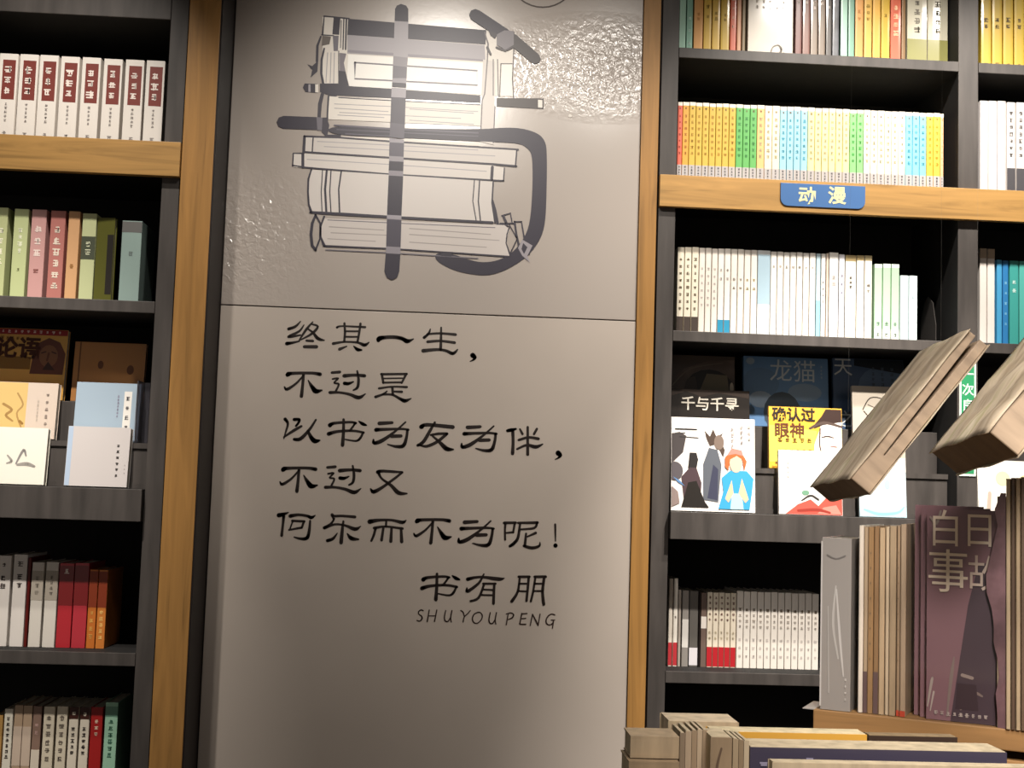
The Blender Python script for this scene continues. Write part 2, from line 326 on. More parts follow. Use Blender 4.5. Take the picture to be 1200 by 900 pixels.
line(NV, "357,160,3.2 356,178,3.4 355,196,3.6;357,160,2.4 398,161.5,2.2 457,166,2.2 566,173,2.2 607,175.5,2.2;358,178.5,2.4 457,185,2.2 577,192.5,2.4 605,195,2.6;605.5,176,1.6 604,195,1.8;367,162,1.6 366,178,1.6"); line(LG, "372,166,1 450,170,1 560,176,1;380,172,1 455,176,1 580,183,1")
area('d6cfc9', [(344,180),(357,180),(577,194),(591,197),(589.5,212),(457,204.5),(344,196)])
line(NV, "356,180,2 344,180,2 343,194,2 358,196.5,2 457,204.5,2 577,211.5,2 590,212,2;591,197,1.4 590,212,1.4;577,196,3.6 576,211,3.6;355,181,3.5 355,196,3.5"); line(LG, "360,187,1 457,193,1 570,201,1")
area('d3ccc7', [(365,199),(457,205),(578,213),(577,240),(579,261),(457,255),(364,249),(361,222)])
line(NV, "365,199,2 361.5,210,2.2 361,225,2.2 362,240,2.2 365,249,3;383,200,2.4 381,222,2.6 382.5,249,2.6;378,200,1.2 376.5,225,1.2 377.5,249,1.2;388,200,1.4 386.5,225,1.4 388,250,1.4;400,201,1.8 397,222,1.8 398,249,2;364,249,3 399,251,3.6 457,254.5,3.2 577,261,3;556,211,1.3 554,236,1.3 558,259,1.3;562,212,1.6 560.5,236,1.6 563,259,1.6;578,212,1.8 576.5,238,1.8 580,261,2")
area('cbc3be', [(380,256),(592,264),(597,270),(593,282),(598,300),(457,291),(378,287),(375,272)])
line(NV, "370,252,2.4 366,262,3.4 364.5,275,3.6 366,288,3.4 370,293,3.2;370,252,2 375.5,262,2 375,280,2 370,293,2.2;380,254,2.4 376,265,2 376,278,2 380,288,3.4;380,288.5,2 457,291.5,1.8 540,297,1.8 597,301,2;592,264,1.8 597,266,1.4 594,275,1.4 593,285,1.4 598,300,2;582,263,1.2 595,263,1.2"); line(MG, "382,293,1.2 457,296.5,1.2 560,303,1.2;384,258,1 470,262,1 580,267,1"); line('a39b98', "386,266,1.4 450,270,1;388,273,1.2 455,276,1;384,280,1 440,283,1;480,268,1.2 575,275,1;480,275,1.2 585,282,1;480,284,1.2 570,290,1")
line(NV, "577,235,2.4 580,246,3.2 583,262,3.4;588,253,1.6 598,250,1.8 600,261,1.6;590,254,3 594,263,3;586,262,1.6 602,262,1.6;603,260,2.4 605,275,2.6 609,292,2.6;611,260,1.6 614,278,2 620,298,2.2;603,260,1.5 611,260,1.5;597,264,1.4 606,280,1.2 598,297,1.4")
area('9a949a', [(612,281),(624,288),(618,300),(621,308),(612,300),(607,291)]); area(NV, [(613,285),(618,290),(614,298),(611,292)])
area('3c3842', [(518,296),(529,297),(529,301),(516,300)])
# upright stroke crossing everything, paler where it overlaps
area(NV, [(463,11),(465,7),(470,5),(476,7),(478.5,11),(478.5,26),(462.5,25)]); area(LG, [(462.5,25),(478.5,26),(478,68),(461,66)])
area('8a858b', [(461,66),(478,68),(477,79),(460.5,77)]); area('66626b', [(460.5,77),(477,79),(476.5,92),(460,92)]); area('98939a', [(460,92),(476.5,92),(476,98),(459.5,98)]); area(NV, [(459.5,97),(476,98),(476,103),(459.5,102)])
area('a39ea5', [(459,103),(476,104),(475.5,115),(458.5,114)]); area('4b4753', [(458.5,114),(475.5,115),(474.5,146),(457.5,144)]); area('5f5b66', [(457.5,144),(474.5,146),(473.5,163),(456.5,161)]); area('9d98a0', [(456.5,162),(473.5,164),(473.5,168),(456.5,167)])
area('5a5662', [(456.5,167),(473.5,168),(473,184),(456,183)]); area('98939a', [(456,183),(473,184),(473,190),(456,189)]); area(NV, [(456,189),(473,190),(472.5,201),(455.5,200)]); area('8d8890', [(455.5,200),(472.5,201),(472.5,207),(455.5,206)])
area(NV, [(455.5,206),(472.5,207),(470.5,254),(453.5,253)]); area('9d98a0', [(453.5,252),(470.5,253),(470.5,258),(453.5,257)]); area('4b4753', [(453.5,257),(470.5,258),(469.5,290),(452.5,289)]); area('8d8890', [(452.5,289),(469.5,290),(469.3,298),(452.3,297)])
area(NV, [(452,297),(469.3,298),(468,318),(465.5,325),(459.5,328.5),(453.5,325.5),(450.5,318)])
# upper right dot stroke
line(NV, "557,18,15 592,41,14.5"); line('4a4546', "600,46,14.5 627,69,13.5"); area('807b80', [(582,41),(591,36),(602,37),(602,53),(592,59),(582,53)])
area('3d3940', [(572,36),(583,40),(580,46),(575,42)]); line('4a4448', "571,56,3 575,64,2.5;582,56,3 592,60,2.5 600,56,3")
X_, Z_ = P0(668, 136); mb = MB().prism([(X_+.004*math.cos(i*math.pi/6), Z_+.004*math.sin(i*math.pi/6)) for i in range(12)], 0, .002); mb.v = [(x, -z, y) for x, y, z in mb.v]; mb.build('screw_cap', mat('e0dad2', .4), up)

# ------------------------------------------------------------------ bookcases
YL = -.15
def bookcase_left():
    r = empty('bookcase', (-1.0, YL, 0)); tag(r, 'charcoal bookcase framed in oak to the left of the pale boards', 'bookcase')
    def part(name, m, b, bev=.0012):
        b = (b[0]+1.0, b[1]+1.0, b[2]-YL, b[3]-YL, b[4], b[5])
        if m is M_BLACK and name != 'plinth':
            boxo('front_edge', m, (b[0], b[1], b[2], b[2]+.004, b[4], b[5]), r, bev); return boxo(name, M_BACK_SHADE, (b[0], b[1], b[2]+.0042, b[3], b[4], b[5]), r)  # body behind the edge is blackened to paint the shade inside the bays
        return boxo(name, m, b, r, bev)
    x0, x1 = P(187, 250, YL)[0], P(208, 250, YL)[0]; xb = -1.75
    px0, px1 = P(212.7, 200, YL)[0], -.5235
    depth = YL+.33
    z = lambda x, y: P(x, y, YL)[1]
    part('side_panel', M_BLACK, (x0, x1, YL+.006, depth, 0, 3.1)); part('side_panel', M_BLACK, (xb-.04, xb, YL+.006, depth, 0, 3.1))
    part('back_panel', M_BACK_SHADE, (xb+.0005, x0-.0005, depth-.02, depth-.001, .05, 3.05), 0)
    part('wooden_post', M_WOODV, (px0, px1-.004, YL-.006, depth, 0, 3.1))
    part('edge_strip', mat('160b08', .6), (px1-.0038, px1, YL-.004, depth, 0, 3.1), 0)
    part('filler_strip', mat('1d120e', .7), (x1+.0003, px0-.0003, YL+.012, depth-.1, 0, 3.1), 0)
    zs = []
    for nm, yt, th, dz in (('shelf', (100,-10), .055, 0), ('shelf', (90,349.5), .026, 0), ('display_shelf', (90,571), .070, 0), ('shelf', (80,764), .028, 0)):
        zt = z(*yt)
        if nm == 'shelf' and yt[1] == -10: zt = z(100, 17)+.055
        o = part(nm, M_BLACK, (xb+.0005, x0-.0005, YL+.004 if nm == 'shelf' else YL-.02, depth-.021, zt-th, zt)); zs.append(zt)
    zt = z(80, 925); part('shelf', M_BLACK, (xb+.0005, x0-.0005, YL+.004, depth-.021, zt-.026, zt)); zs.append(zt)
    zt = z(100, 163.3); zb = z(100, 203.5)
    part('shelf', M_BLACK, (xb+.0005, x0-.0005, YL+.02, depth-.021, zb+.01, zt-.0005))
    part('wooden_band', M_WOODH, (xb-.04, px0-.002, YL-.014, YL+.005, zb, zt)); zs.append(zt)
    part('plinth', M_BLACK, (xb+.0005, x0-.0005, YL+.02, YL+.04, 0, .08))
    return zs, x0
ZL, XL0 = bookcase_left()     # top, row B, display, D, E, band
def bookcase_right():
    r = empty('bookcase', (1.2, 0, 0)); tag(r, 'charcoal bookcase with an oak band and blue sign at the right of the pale boards', 'bookcase')
    def part(name, m, b, bev=.0012):
        b = (b[0]-1.2, b[1]-1.2, b[2], b[3], b[4], b[5])
        if m is M_BLACK and name != 'plinth':
            boxo('front_edge', m, (b[0], b[1], b[2], b[2]+.004, b[4], b[5]), r, bev); return boxo(name, M_BACK_SHADE, (b[0], b[1], b[2]+.0042, b[3], b[4], b[5]), r)  # black body colour stands in for bay shade, only the edge stays charcoal
        return boxo(name, m, b, r, bev)
    part('wooden_post', M_WOODV, (.4562, .4978, -.006, .33, 0, 3.1))
    part('filler_strip', mat('1d120e', .7), (.4982, .5038, .012, .30, 0, 3.1), 0)
    part('side_panel', M_BLACK, (.5042, .545, 0.004, .33, 0, 3.1)); part('divider_panel', M_BLACK, (1.239, 1.288, .004, .33, 0, 3.1)); part('side_panel', M_BLACK, (2.02, 2.06, .004, .33, 0, 3.1))
    part('back_panel', M_BACK_SHADE, (.5455, 1.2385, .31, .329, .05, 3.05), 0); part('back_panel', M_BACK_SHADE, (1.2885, 2.0195, .31, .329, .05, 3.05), 0)
    zs = [2.581, 2.262, 1.889, 1.460, 1.089]
    for xa, xb in ((.5455, 1.2385), (1.2885, 2.0195)):
        for zt, th, nm in ((2.905, .03, 'shelf'), (2.581, .025, 'shelf'), (2.2615, .03, 'shelf'), (1.889, .025, 'shelf'), (1.460, .064, 'display_shelf'), (1.089, .027, 'shelf'), (.70, .027, 'shelf'), (.30, .027, 'shelf')):
            part(nm, M_BLACK, (xa, xb, .02 if th == .03 and zt < 2.5 else (.002 if nm == 'shelf' else -.02), .309, zt-th, zt))
        part('plinth', M_BLACK, (xa, xb, .02, .04, 0, .08))
    part('wooden_band', M_WOODH, (.5035, 2.06, -.014, .0035, 2.185, 2.262))
    return zs
ZR = bookcase_right()
# blue section sign
def section_sign():
    (ax, az), (bx, bz) = P(915, 214, -.017), P(1014, 218.5, -.017); (_, cz) = P(965, 243, -.017)
    r = empty('section_sign', ((ax+bx)/2, -.0145, az)); tag(r, 'small blue sign with two cream characters on the oak band', 'sign')
    w = (bx-ax)/2; hh = az-cz; rd = .018; pts = [(-w, -.0), (-w, -hh+rd)]
    for i in range(1, 6): a = math.pi+i*math.pi/10; pts.append((-w+rd+rd*math.cos(a), -hh+rd+rd*math.sin(a)))
    for i in range(6): a = 1.5*math.pi+i*math.pi/10; pts.append((w-rd+rd*math.cos(a), -hh+rd+rd*math.sin(a)))
    pts.append((w, 0)); mb = MB().prism(pts, 0, .003); mb.v = [(x, -z, y) for x, y, z in mb.v]
    mb.build('plate', mat('4a70a4', .35), r, .0004)
    for c, px in (('动', 946), ('漫', 981)):
        X, Z = P(px, 230.5, -.018); put_text(r, c, X-(ax+bx)/2, Z-az, -.0034, .045, mat('f3e7a8', .5), 'character', 1.0, .02)
section_sign()

# ------------------------------------------------------------------ books
BS = [0]
def spine_book(X0, X1, zb, H, Y, D, col, label, group=None, bands=(), mk=(), rough=.42, tilt=0, pages='e6dcc8', coat=0.0, kind='plain', txt=()):
    t = X1-X0-.0013; BS[0] += 1
    r = empty('book', ((X0+X1)/2, Y, zb+.0004), (0, tilt, 0)); tag(r, label, 'book', group)
    w = t/2; c = min(.0014, t*.15); b = min(.0012, t*.3)
    prof = [(-w, D), (-w, b), (-w+b*.6, b*.25), (-w*.5, 0), (w*.5, 0), (w-b*.6, b*.25), (w, b), (w, D), (w-c, D), (w-c, c+.0008), (-w+c, c+.0008), (-w+c, D)]
    MB().prism(prof, 0, H).build('cover', mat(col, rough, kind, coat), r)
    boxo('page_block', mat(pages, .8, 'pages'), (-w+c+.0001, w-c-.0001, c+.001, D-.003, .0015, H-.002), r)
    for f0, f1, bc, *uu in bands:
        u0, u1 = uu or (0, 1)
        MB().box(-w+.0002+2*w*u0, -w+2*w*u1-.0002, -.0002, .0014, H*f0, H*f1).build('spine_band', mat(bc, rough, 'plain', coat), r)
    for i, (f0, f1, mc, n) in enumerate(mk):
        marks(r, -w*.72, w*.72, H*f0, H*f1, -.0005, mat(mc, .5), n, 1, seed=BS[0]*3+i)
    for s, f, size, tc in txt: put_text(r, s, 0, H*f, -.0005, size, mat(tc, .5), 'spine_lettering')
    return r
ORD = ['first','second','third','fourth','fifth','sixth','seventh','eighth','ninth','tenth','eleventh','twelfth','thirteenth','fourteenth','fifteenth','sixteenth','seventeenth','eighteenth','nineteenth','twentieth']
def ordn(i):
    if i < 20: return ORD[i]
    return ('twenty-' if i < 29 else 'thirty-' if i > 29 else '')+(ORD[i-20] if i < 29 else ORD[i-30] if i > 29 else 'thirtieth')
def row(spec, zb, Y, yref, where, group, D=.14, side='left'):
    """spec: (x0, x1, ytop, colour, description, kwargs) with x at height yref"""
    for i, (x0, x1, yt, col, desc, kw) in enumerate(spec):
        X0, X1 = P(x0, yref, Y)[0], P(x1, yref, Y)[0]; H = P((x0+x1)/2, yt, Y)[1]-zb
        spine_book(X0, X1, zb, H*(1+((i*7) % 5-2)*.0015), Y, D, col, f"{desc}, {ordn(i)} from left {where}", group, **kw)

# left, top row: white volumes with maroon title blocks
xs = [-26,-1.5,22.5,46,71,96,121.5,147,171.5]
sp = []
for i in range(8):
    x0 = xs[i+1]-2; yt = 62.5+(x0+5)*.052
    sp.append((x0, x0+22.5, yt, 'e9e2da', 'thick white volume with a maroon title block', dict(bands=[(.48, .93, '7c3a33', .2, .9)], mk=[(.52, .88, 'efe3da', 3), (.22, .45, '8c8480', 5), (.06, .13, '8c8480', 1)])))
    BB = sp
row(sp, ZL[5], YL+.055, 110, 'on the top left shelf', 'white volumes on the top left shelf', .17)
# left row B
def g2(a, b): return dict(bands=[(a, b, 'e8e6cf')])
sp = [(-8,6.5,243,'b9bf8d','pale green hardback',dict(mk=[(.35,.8,'f1efd8',4)])),(13.5,31,245,'bcc592','pale green hardback with a worn spine',dict(mk=[(.5,.8,'eceed2',4),(.3,.36,'7d8155',1)])),
 (34,52,246,'c99a96','dusty pink hardback',dict(mk=[(.45,.85,'ecd9d0',3),(.28,.36,'8d5a55',1)])),(56.5,74.5,247,'b9776f','deep rose hardback',dict(mk=[(.1,.85,'eadccb',6)])),
 (77.5,91.5,248,'d8a87a','narrow peach hardback',dict(mk=[(.35,.43,'9a6a35',1)])),(94,111,250,'c6cc9c','pale green boxed book with a dark square',dict(bands=[(.48,.74,'4d5242')],mk=[(.52,.7,'dfe2c2',2)]))]
row(sp, ZL[1], YL+.06, 300, 'on the second left shelf', 'pastel hardbacks on the second shelf at left', .15)
X0, X1 = P(111.5, 300, YL+.06)[0], P(134, 300, YL+.07)[0]
rb = empty('book', (X0+.0006, YL+.063, ZL[1]+.0004), (0, 0, -.10)); tag(rb, 'dark olive book beside the pale green boxed one, its cover turned to the front', 'book')
hB = P(120, 253, YL+.04)[1]-ZL[1]
MB().box(0, X1-X0, 0, .003, 0, hB).box(0, X1-X0, .013, .016, 0, hB).box(0, .003, .003, .013, 0, hB).build('cover', mat('5a5a22', .4), rb)
boxo('page_block', mat('ddd3bd', .8, 'pages'), (.0032, X1-X0-.002, .0032, .0128, .002, hB-.002), rb)
MB().box((X1-X0)*.62, (X1-X0)*.98, -.0004, .0005, hB*.1, hB*.8).build('cover_picture', mat('241f1a', .5), rb)
X0, X1 = P(141, 300, YL+.055)[0], P(165, 300, YL+.055)[0]
spine_book(X0, X1, ZL[1], P(153, 259, YL+.055)[1]-ZL[1], YL+.055, .14, '93a8a2', 'grey-teal book standing alone near the right end of the second shelf at left', bands=[(.86, .99, '6b6a68')], mk=[(.55,.66,'6f7c79',1)])
# left row D
sp = [(-7,10,651,'e4ddd6','white paperback',dict(mk=[(.62,.8,'3b302c',2),(.86,.94,'6b625c',1)])),(12.5,29,650,'e4ddd6','white paperback with small black characters',dict(mk=[(.62,.8,'3b302c',2),(.86,.94,'6b625c',1)])),(29.5,33.5,654,'5c120c','very thin dark red book',{}),
 (34.5,49,659,'ddd6cc','pale grey paperback',dict(bands=[(.55,.9,'b8aea0')],mk=[(.6,.85,'8d8478',3)])),(51,66,659,'ddd6cc','pale grey paperback beside the red books',dict(bands=[(.55,.9,'b0a698')],mk=[(.6,.85,'7a7168',4)])),
 (67,84.5,660,'b52630','bright red paperback in clear film',dict(coat=.6,bands=[(.5,.97,'7d1a1c')],mk=[(.86,.95,'e8d8cf',1)])),(85,102,660,'b8303c','bright red paperback',dict(coat=.6,bands=[(.5,.97,'7d1a1c')])),
 (102.5,113,668,'c8702c','narrow orange paperback',dict(bands=[(.52,.98,'8c3a20')],mk=[(.1,.5,'e6b05a',4)])),(113.5,124.5,668,'cf7c35','narrow orange paperback at the end',dict(bands=[(.52,.98,'8c3a20')],mk=[(.1,.5,'f0c070',5)]))]
row(sp, ZL[3], YL+.065, 715, 'on the lower left shelf', 'paperbacks on the lower left shelf', .14)
# left row E
sp = [(-8,2.5,838,'b38a4e','ochre paperback',{}),(3.5,14,831,'e2dccc','slim white paperback with dark characters',dict(mk=[(.3,.9,'3e332d',8)])),(15,25.5,827,'b39a80','tan paperback',dict(bands=[(.2,.72,'cfbba8')])),(25.5,36.5,827,'b59c82','tan paperback with a pale lower half',dict(bands=[(.2,.72,'cfbba8')])),
 (37,47.5,828,'8d7264','brown paperback with a pinkish spine',dict(bands=[(.0,.42,'ded2c0')],mk=[(.6,.8,'c9a59c',2)])),(49.5,63,828,'d9ceb8','cream paperback with grey characters',dict(mk=[(.25,.9,'6f655a',6)])),(65,78,828,'d9ceb8','cream paperback with blurred characters',dict(mk=[(.25,.9,'6f655a',6)])),
 (79.5,91,829,'e2d8c6','cream paperback with a dark brown head',dict(bands=[(.84,1,'3f1d14')],mk=[(.87,.95,'e8dcc8',1),(.35,.75,'2e2623',5)])),(92.5,104,829,'e2d8c6','cream paperback with a brown head',dict(bands=[(.84,1,'3f1d14')],mk=[(.87,.95,'e8dcc8',1),(.35,.75,'2e2623',5)])),(105,119.5,829,'a5201f','red paperback',dict(mk=[(.6,.85,'e8c8b0',3)])),(121.5,137,823,'9cc7ac','mint green paperback',dict(bands=[(.82,.95,'6f9a84')],mk=[(.3,.8,'3c6a55',6)]))]
row(sp, ZL[4], YL+.065, 862, 'on the bottom left shelf', 'paperbacks on the bottom left shelf', .14)

# right, top row (cut off by the frame)
O, Yl, R_ = 'e2a65e', 'dcb445', 'd8694a'
def wrap(**k): d = dict(coat=.7); d.update(k); return d
sp = [(796,804,-38,'a9d3bd','mint green volume',wrap(mk=[(.05,.1,'6f9a84',1)])),(804.5,812,-38,'88b8a2','darker mint green volume',wrap(mk=[(.08,.5,'c9e2d6',3)])),(813,824,-38,O,'tan-orange volume',wrap(mk=[(.4,.5,'b57a34',2)])),(824.5,834,-38,Yl,'yellow volume',wrap(mk=[(.4,.62,'9a7a20',2)])),(834.5,844,-38,'e0b850','yellow volume beside another',wrap(mk=[(.4,.52,'9a7a20',2)])),(844.5,855,-38,'d2ae3c','darker yellow volume',wrap(mk=[(.4,.5,'9a7a20',2)])),(855.5,863,-38,R_,'orange-red volume',wrap(mk=[(.3,.7,'f3c9b0',4)])),(863.5,869,-38,'d9a07a','narrow salmon volume',wrap()),(869.5,874,-38,'8a7656','narrow brown volume',{})]
row(sp, ZR[0], .065, 30, 'on the top right shelf', 'colourful volumes on the top right shelf', .15)
sp = [(932,940,-35,'7a4a44','dark maroon volume',wrap(mk=[(.6,.8,'e8d8cf',2)])),(940.5,949.5,-35,'8a6258','rose-brown volume',wrap(mk=[(.6,.8,'e8d8cf',2)])),(950,958.5,-35,'8f7f70','grey-brown volume',wrap(mk=[(.55,.8,'e8d8cf',3)])),(959,967.5,-35,'8a7a6c','dull brown volume',wrap(mk=[(.6,.85,'e8d8cf',3)])),(968,975,-35,'5a5552','charcoal volume',wrap(mk=[(.55,.75,'c8c0b8',2)])),(975.5,983.5,-35,'6f7076','mottled slate volume',wrap(kind='mottle')),
 (985,993.5,-35,'aed6c3','light mint volume',wrap()),(994,1001.5,-35,'86b49e','deep mint volume',wrap()),(1002,1012,-35,O,'orange volume right of the mint pair',wrap(mk=[(.45,.6,'b57a34',2)])),(1012.5,1022,-35,'e6b85a','golden volume',wrap(mk=[(.45,.65,'9a7a20',3)])),(1022.5,1032,-35,'e6b454','golden volume beside its twin',wrap()),(1032.5,1043,-35,'d6b040','mustard volume',wrap(mk=[(.5,.55,'9a7a20',1)])),(1043.5,1056,-35,'d8694c','coral red volume',wrap(mk=[(.3,.65,'f3c9a0',4)])),(1056.5,1061.5,-35,'8a6a46','narrow brown volume at the gap',{}),
 (1063,1086.5,-33,'cbc5b0','white wrapped set with an olive foot',wrap(bands=[(.02,.30,'8f8c50')],mk=[(.35,.9,'7c766a',6)])),(1087,1111,-32,'cbc5b0','white wrapped set with olive foot',wrap(bands=[(.02,.30,'8f8c50')],mk=[(.35,.9,'7c766a',6)]))]
row(sp, ZR[0], .065, 30, 'right of the white set', 'colourful volumes on the top right shelf', .15)
X0, X1 = P(876, 30, .06)[0], P(930, 30, .06)[0]
wb = empty('boxed_set', ((X0+X1)/2, .06, ZR[0]+.0004)); tag(wb, 'wide white boxed set with a small grey drawing on the top right shelf', 'book')
w = (X1-X0)/2-.001; Hh = P(900, -35, .06)[1]-ZR[0]
boxo('case', mat('ddd3c4', .4, 'paper', .4), (-w, w, 0, .14, 0, Hh), wb, .0015)
marks(wb, -w*.75, w*.7, Hh*.55, Hh*.8, -.0004, mat('aaa093', .5), 4, 5, 'front_lettering', 5, .6)
mb = MB(); stroke_poly(smooth_pts([(0,0,.004),(.006,.02,.003),(.02,.026,.004),(.028,.016,.006),(.024,.004,.004),(.034,.008,.002)]), mb, lambda a, b: (a-.0, b+.012), -.0005); mb.build('front_drawing', mat('7f776d', .5), wb)

# right, comics row above the oak band
cols = [('e06a55','red')]+[('dba040','orange')]+[('d0ae48','golden')]*7+[('62ad5c','green')]*3+[('edba7c','pale orange')]+[('f0e6c4','cream')]*2+[('9ad0e0','sky blue')]*4+[('f1e8a2','pale yellow')]*6+[('86cf7e','light green')]*2+[('f4f0d8','ivory')]*6+[('82cbe0','sky blue')]*3+[('f0c445','bright yellow')]*2+[('f3b88c','peach')]
n = len(cols); xa, xb = 793.5, 1106; ws = [.75]+[1]*7+[1.05]*4+[1.15]*3+[1.05]*(n-16)+[.5]
tot = sum(ws); sp = []; x = xa
for i, (c, nm) in enumerate(cols):
    w = (xb-xa)*ws[i]/tot; yt = 119.5+(x-xa)*.0455
    dk = {'red':'a8382c','orange':'a86a1c','golden':'a87c10','green':'2f7a34','sky blue':'3f8ea6','light green':'3f9440','bright yellow':'c98e18'}.get(nm, 'a89a78')
    sp.append((x, x+w, yt, c, f'thin {nm} comic with a speckled foot', dict(bands=[(0, .19, 'b4afae'), (.955, 1, 'efe6d8')], mk=[(.90, .94, '6e4a30', 1), (.30, .86, dk, 7), (.03, .18, '35333a', 4)], rough=.5)))
    x += w
row(sp, ZR[1], .03, 170, 'above the oak band', 'thin comics above the oak band', .13)
# right, white row below the oak band
sp = []; x = 793; i = 0
def add(w, yt, col, d, **k):
    global x; sp.append((x, x+w, yt, col, d, k)); x += w+.4
for i in range(3): add(8.2, 289.5+i*.3, 'e9e0cc', 'cream paperback with dotted characters, dark foot', bands=[(0,.2,'4a403a')], mk=[(.25,.9,'5c5038',8)])
for i in range(3): add(7, 290.5+i*.4, 'e8e0d6', 'white paperback with a grey stripe', mk=[(.3,.8,'b8b0aa',6)])
for i in range(2): add(7.2, 291.5+i*.4, 'ece6de', 'white paperback with a small blue foot mark', bands=[(.02,.18,'2f8fb4')], mk=[(.6,.8,'a49c98',2)])
for i in range(4): add(7.4, 292+i*.4, 'ebe4da', 'white paperback with a faint grey title', mk=[(.5,.7,'8d8680' if i < 2 else '9a8a60',2)])
add(15, 294, 'dfe4e6', 'pale paperback with a blurred blue upper half', bands=[(.38,.95,'a9c2d0')])
for i in range(7): add(7.2, 295+i*.3, 'f0ebe3', 'plain white paperback', mk=[(.8,.85,'b0a89e',1)])
add(5.5, 297, 'b7d0da', 'narrow pale blue paperback', bands=[(.0,.45,'8fc0d0')])
add(5.5, 297.5, 'ece8e2', 'narrow white paperback', mk=[(.4,.7,'6f6a66',4)]); add(3.2, 297.5, 'd9c8b8', 'very thin beige paperback')
add(11, 296, 'f2efe8', 'broad white paperback', mk=[(.6,.75,'b0a8a4',2)]); add(7, 298.5, 'e4e4ea', 'white paperback with a lilac stripe', mk=[(.5,.8,'8d8aa0',3)])
add(13, 299, 'f0ebdc', 'broad ivory paperback with three small characters', bands=[(.93,1,'a89468')], mk=[(.6,.76,'3c342c',3)]); add(9, 299.5, 'f0ebe0', 'ivory paperback', bands=[(.94,1,'a89468')]); add(9, 300, 'f0ebe0', 'ivory paperback with a faint title', bands=[(.94,1,'b0a078')], mk=[(.55,.68,'8d857a',2)])
x += 2
for i in range(3): add(9.6, 309.5, 'b5d9b6', 'light green paperback with a white patterned foot', bands=[(0,.16,'ebe6dd'),(.95,1,'e6efe4')], mk=[(.02,.3,'6a7f74',2)])
x += .5
for i in range(2): add(10, 323+i*.6, 'dfeef0', 'pale blue paperback, shortest of the row', mk=[(.45,.9,'b8ccd2',1)])
row(sp, ZR[2], .065, 345, 'under the oak band', 'white paperbacks under the oak band', .14)
# right, low row
sp = [(783,788,678,'e0d6c8','very thin white paperback with a red foot',dict(bands=[(.01,.27,'b3333a')])),(788.5,794,678,'e6dfd4','thin white paperback with a red foot',dict(bands=[(.01,.27,'b3333a')],mk=[(.5,.62,'7a6e64',1)])),(794.5,798,692,'a49a90','very thin grey paperback',{}),(799,807,692,'8b8580','grey paperback',dict(bands=[(.25,.62,'d2cdc8')])),(807.5,818,693,'5e5a56','dark grey paperback with a white foot',dict(bands=[(.02,.25,'d8d4d8')])),(818.5,821,694,'1c1412','very thin black paperback',{}),(821,828,695,'6b5a52','brown paperback',dict(bands=[(.52,.68,'dcd4cc')]))]
for i in range(5): sp.append((828.2+i*6.9, 834.9+i*6.9, 694.5+i*.2, 'ddd2bf', 'cream paperback with a bright red foot', dict(bands=[(.01,.27,'b3222b')], mk=[(.6,.97,'6a4a42',5),(.35,.5,'b7a98c',2)])))
for i in range(12): sp.append((863+i*8.05, 870.9+i*8.05, 693+i*.3, 'e4ddd4', 'white paperback with a dark dot', dict(mk=[(.73,.79,'5a4a34',1),(.5,.72,'a49a90',3),(.1,.42,'c4bcb6',3)])))
row(sp, ZR[4], .085, 740, 'in the low right row', 'paperbacks in the low right row', .14)
# far right bay
sp = [(1149.5+i*12.9, 1161.8+i*12.9, -33, 'd9b63c', 'yellow wrapped volume', wrap(mk=[(.42,.55,'5a4410',2),(.05,.1,'8a6a20',1)])) for i in range(7)]
row(sp, ZR[0], .065, 40, 'right of the divider', 'yellow volumes right of the divider', .15)
sp = [(1148.5,1158,118,'e6e0de','plain white volume',{}),(1158.5,1168.5,118.5,'e6e0de','plain white volume beside its twin',{}),(1169,1179,119,'e6e0de','plain white volume, last of the plain ones',{})]
for i in range(4): sp.append((1180+i*11, 1190+i*11, 120+i*.5, 'e2dcd8', 'white volume with dark characters and a dark arc', dict(bands=[(.03,.3,'4a484c')], mk=[(.4,.92,'4a4644',7)])))
row(sp, ZR[1], .05, 170, 'right of the divider', 'white volumes right of the divider', .14)
sp = [(1148,1156.5,291,'e6dfd8','white paperback with a beige head',dict(bands=[(.9,1,'b09c86')])),(1157,1166,292,'e9e2dc','white paperback beside the blue ones',dict(bands=[(.9,1,'b09c86')])),(1168,1174.5,305,'4aa0d0','sky blue paperback',{}),(1175,1182,305.5,'2f7cb8','deep blue paperback',dict(mk=[(.2,.8,'7fc0e0',5)])),(1183,1194,306,'3f9f98','teal paperback',dict(mk=[(.6,.8,'bfe0da',2)])),(1194.5,1205,306,'55b0a6','light teal paperback',{}),(1205.5,1216,306,'3f9f98','deep teal paperback',{})]
row(sp, ZR[2], .065, 345, 'right of the divider', 'paperbacks right of the divider', .14)

# ------------------------------------------------------------------ display risers and face-out books
M_ACR = mat('3a3633', .25, name='dark smoked riser')
def riser(x0, x1, zb, Yf, z2, z3, label):
    r = empty('display_riser', ((x0+x1)/2, Yf, zb)); tag(r, label, 'display stand'); w = (x1-x0)/2-.002; z2 -= zb; z3 -= zb
    boxo('lower_step', M_BLACK, (-w, w, 0, .065, 0.0003, z2), r, .0015); boxo('upper_step', M_BLACK, (-w, w, .0655, .14, .0003, z3), r, .0015)
    boxo('step_lip', M_BLACK, (-w, w, -.004, -.0003, .0003, .012), r); boxo('step_lip', M_BLACK, (-w, w, -.004, -.0003, z2-.012, z2), r); return r
RYF = .055
zr2, zr3 = P(900, 549, RYF)[1], P(900, 500, RYF+.066)[1]
riser(.5465, 1.2375, ZR[3], RYF, zr2, zr3, 'charcoal stepped riser holding face-out books on the right display shelf')
riser(1.2895, 2.0185, ZR[3], RYF, zr2, zr3, 'charcoal stepped riser right of the divider')
LYF = YL+.055
zl2, zl3 = P(65, 516, LYF)[1], P(80, 470, LYF+.066)[1]
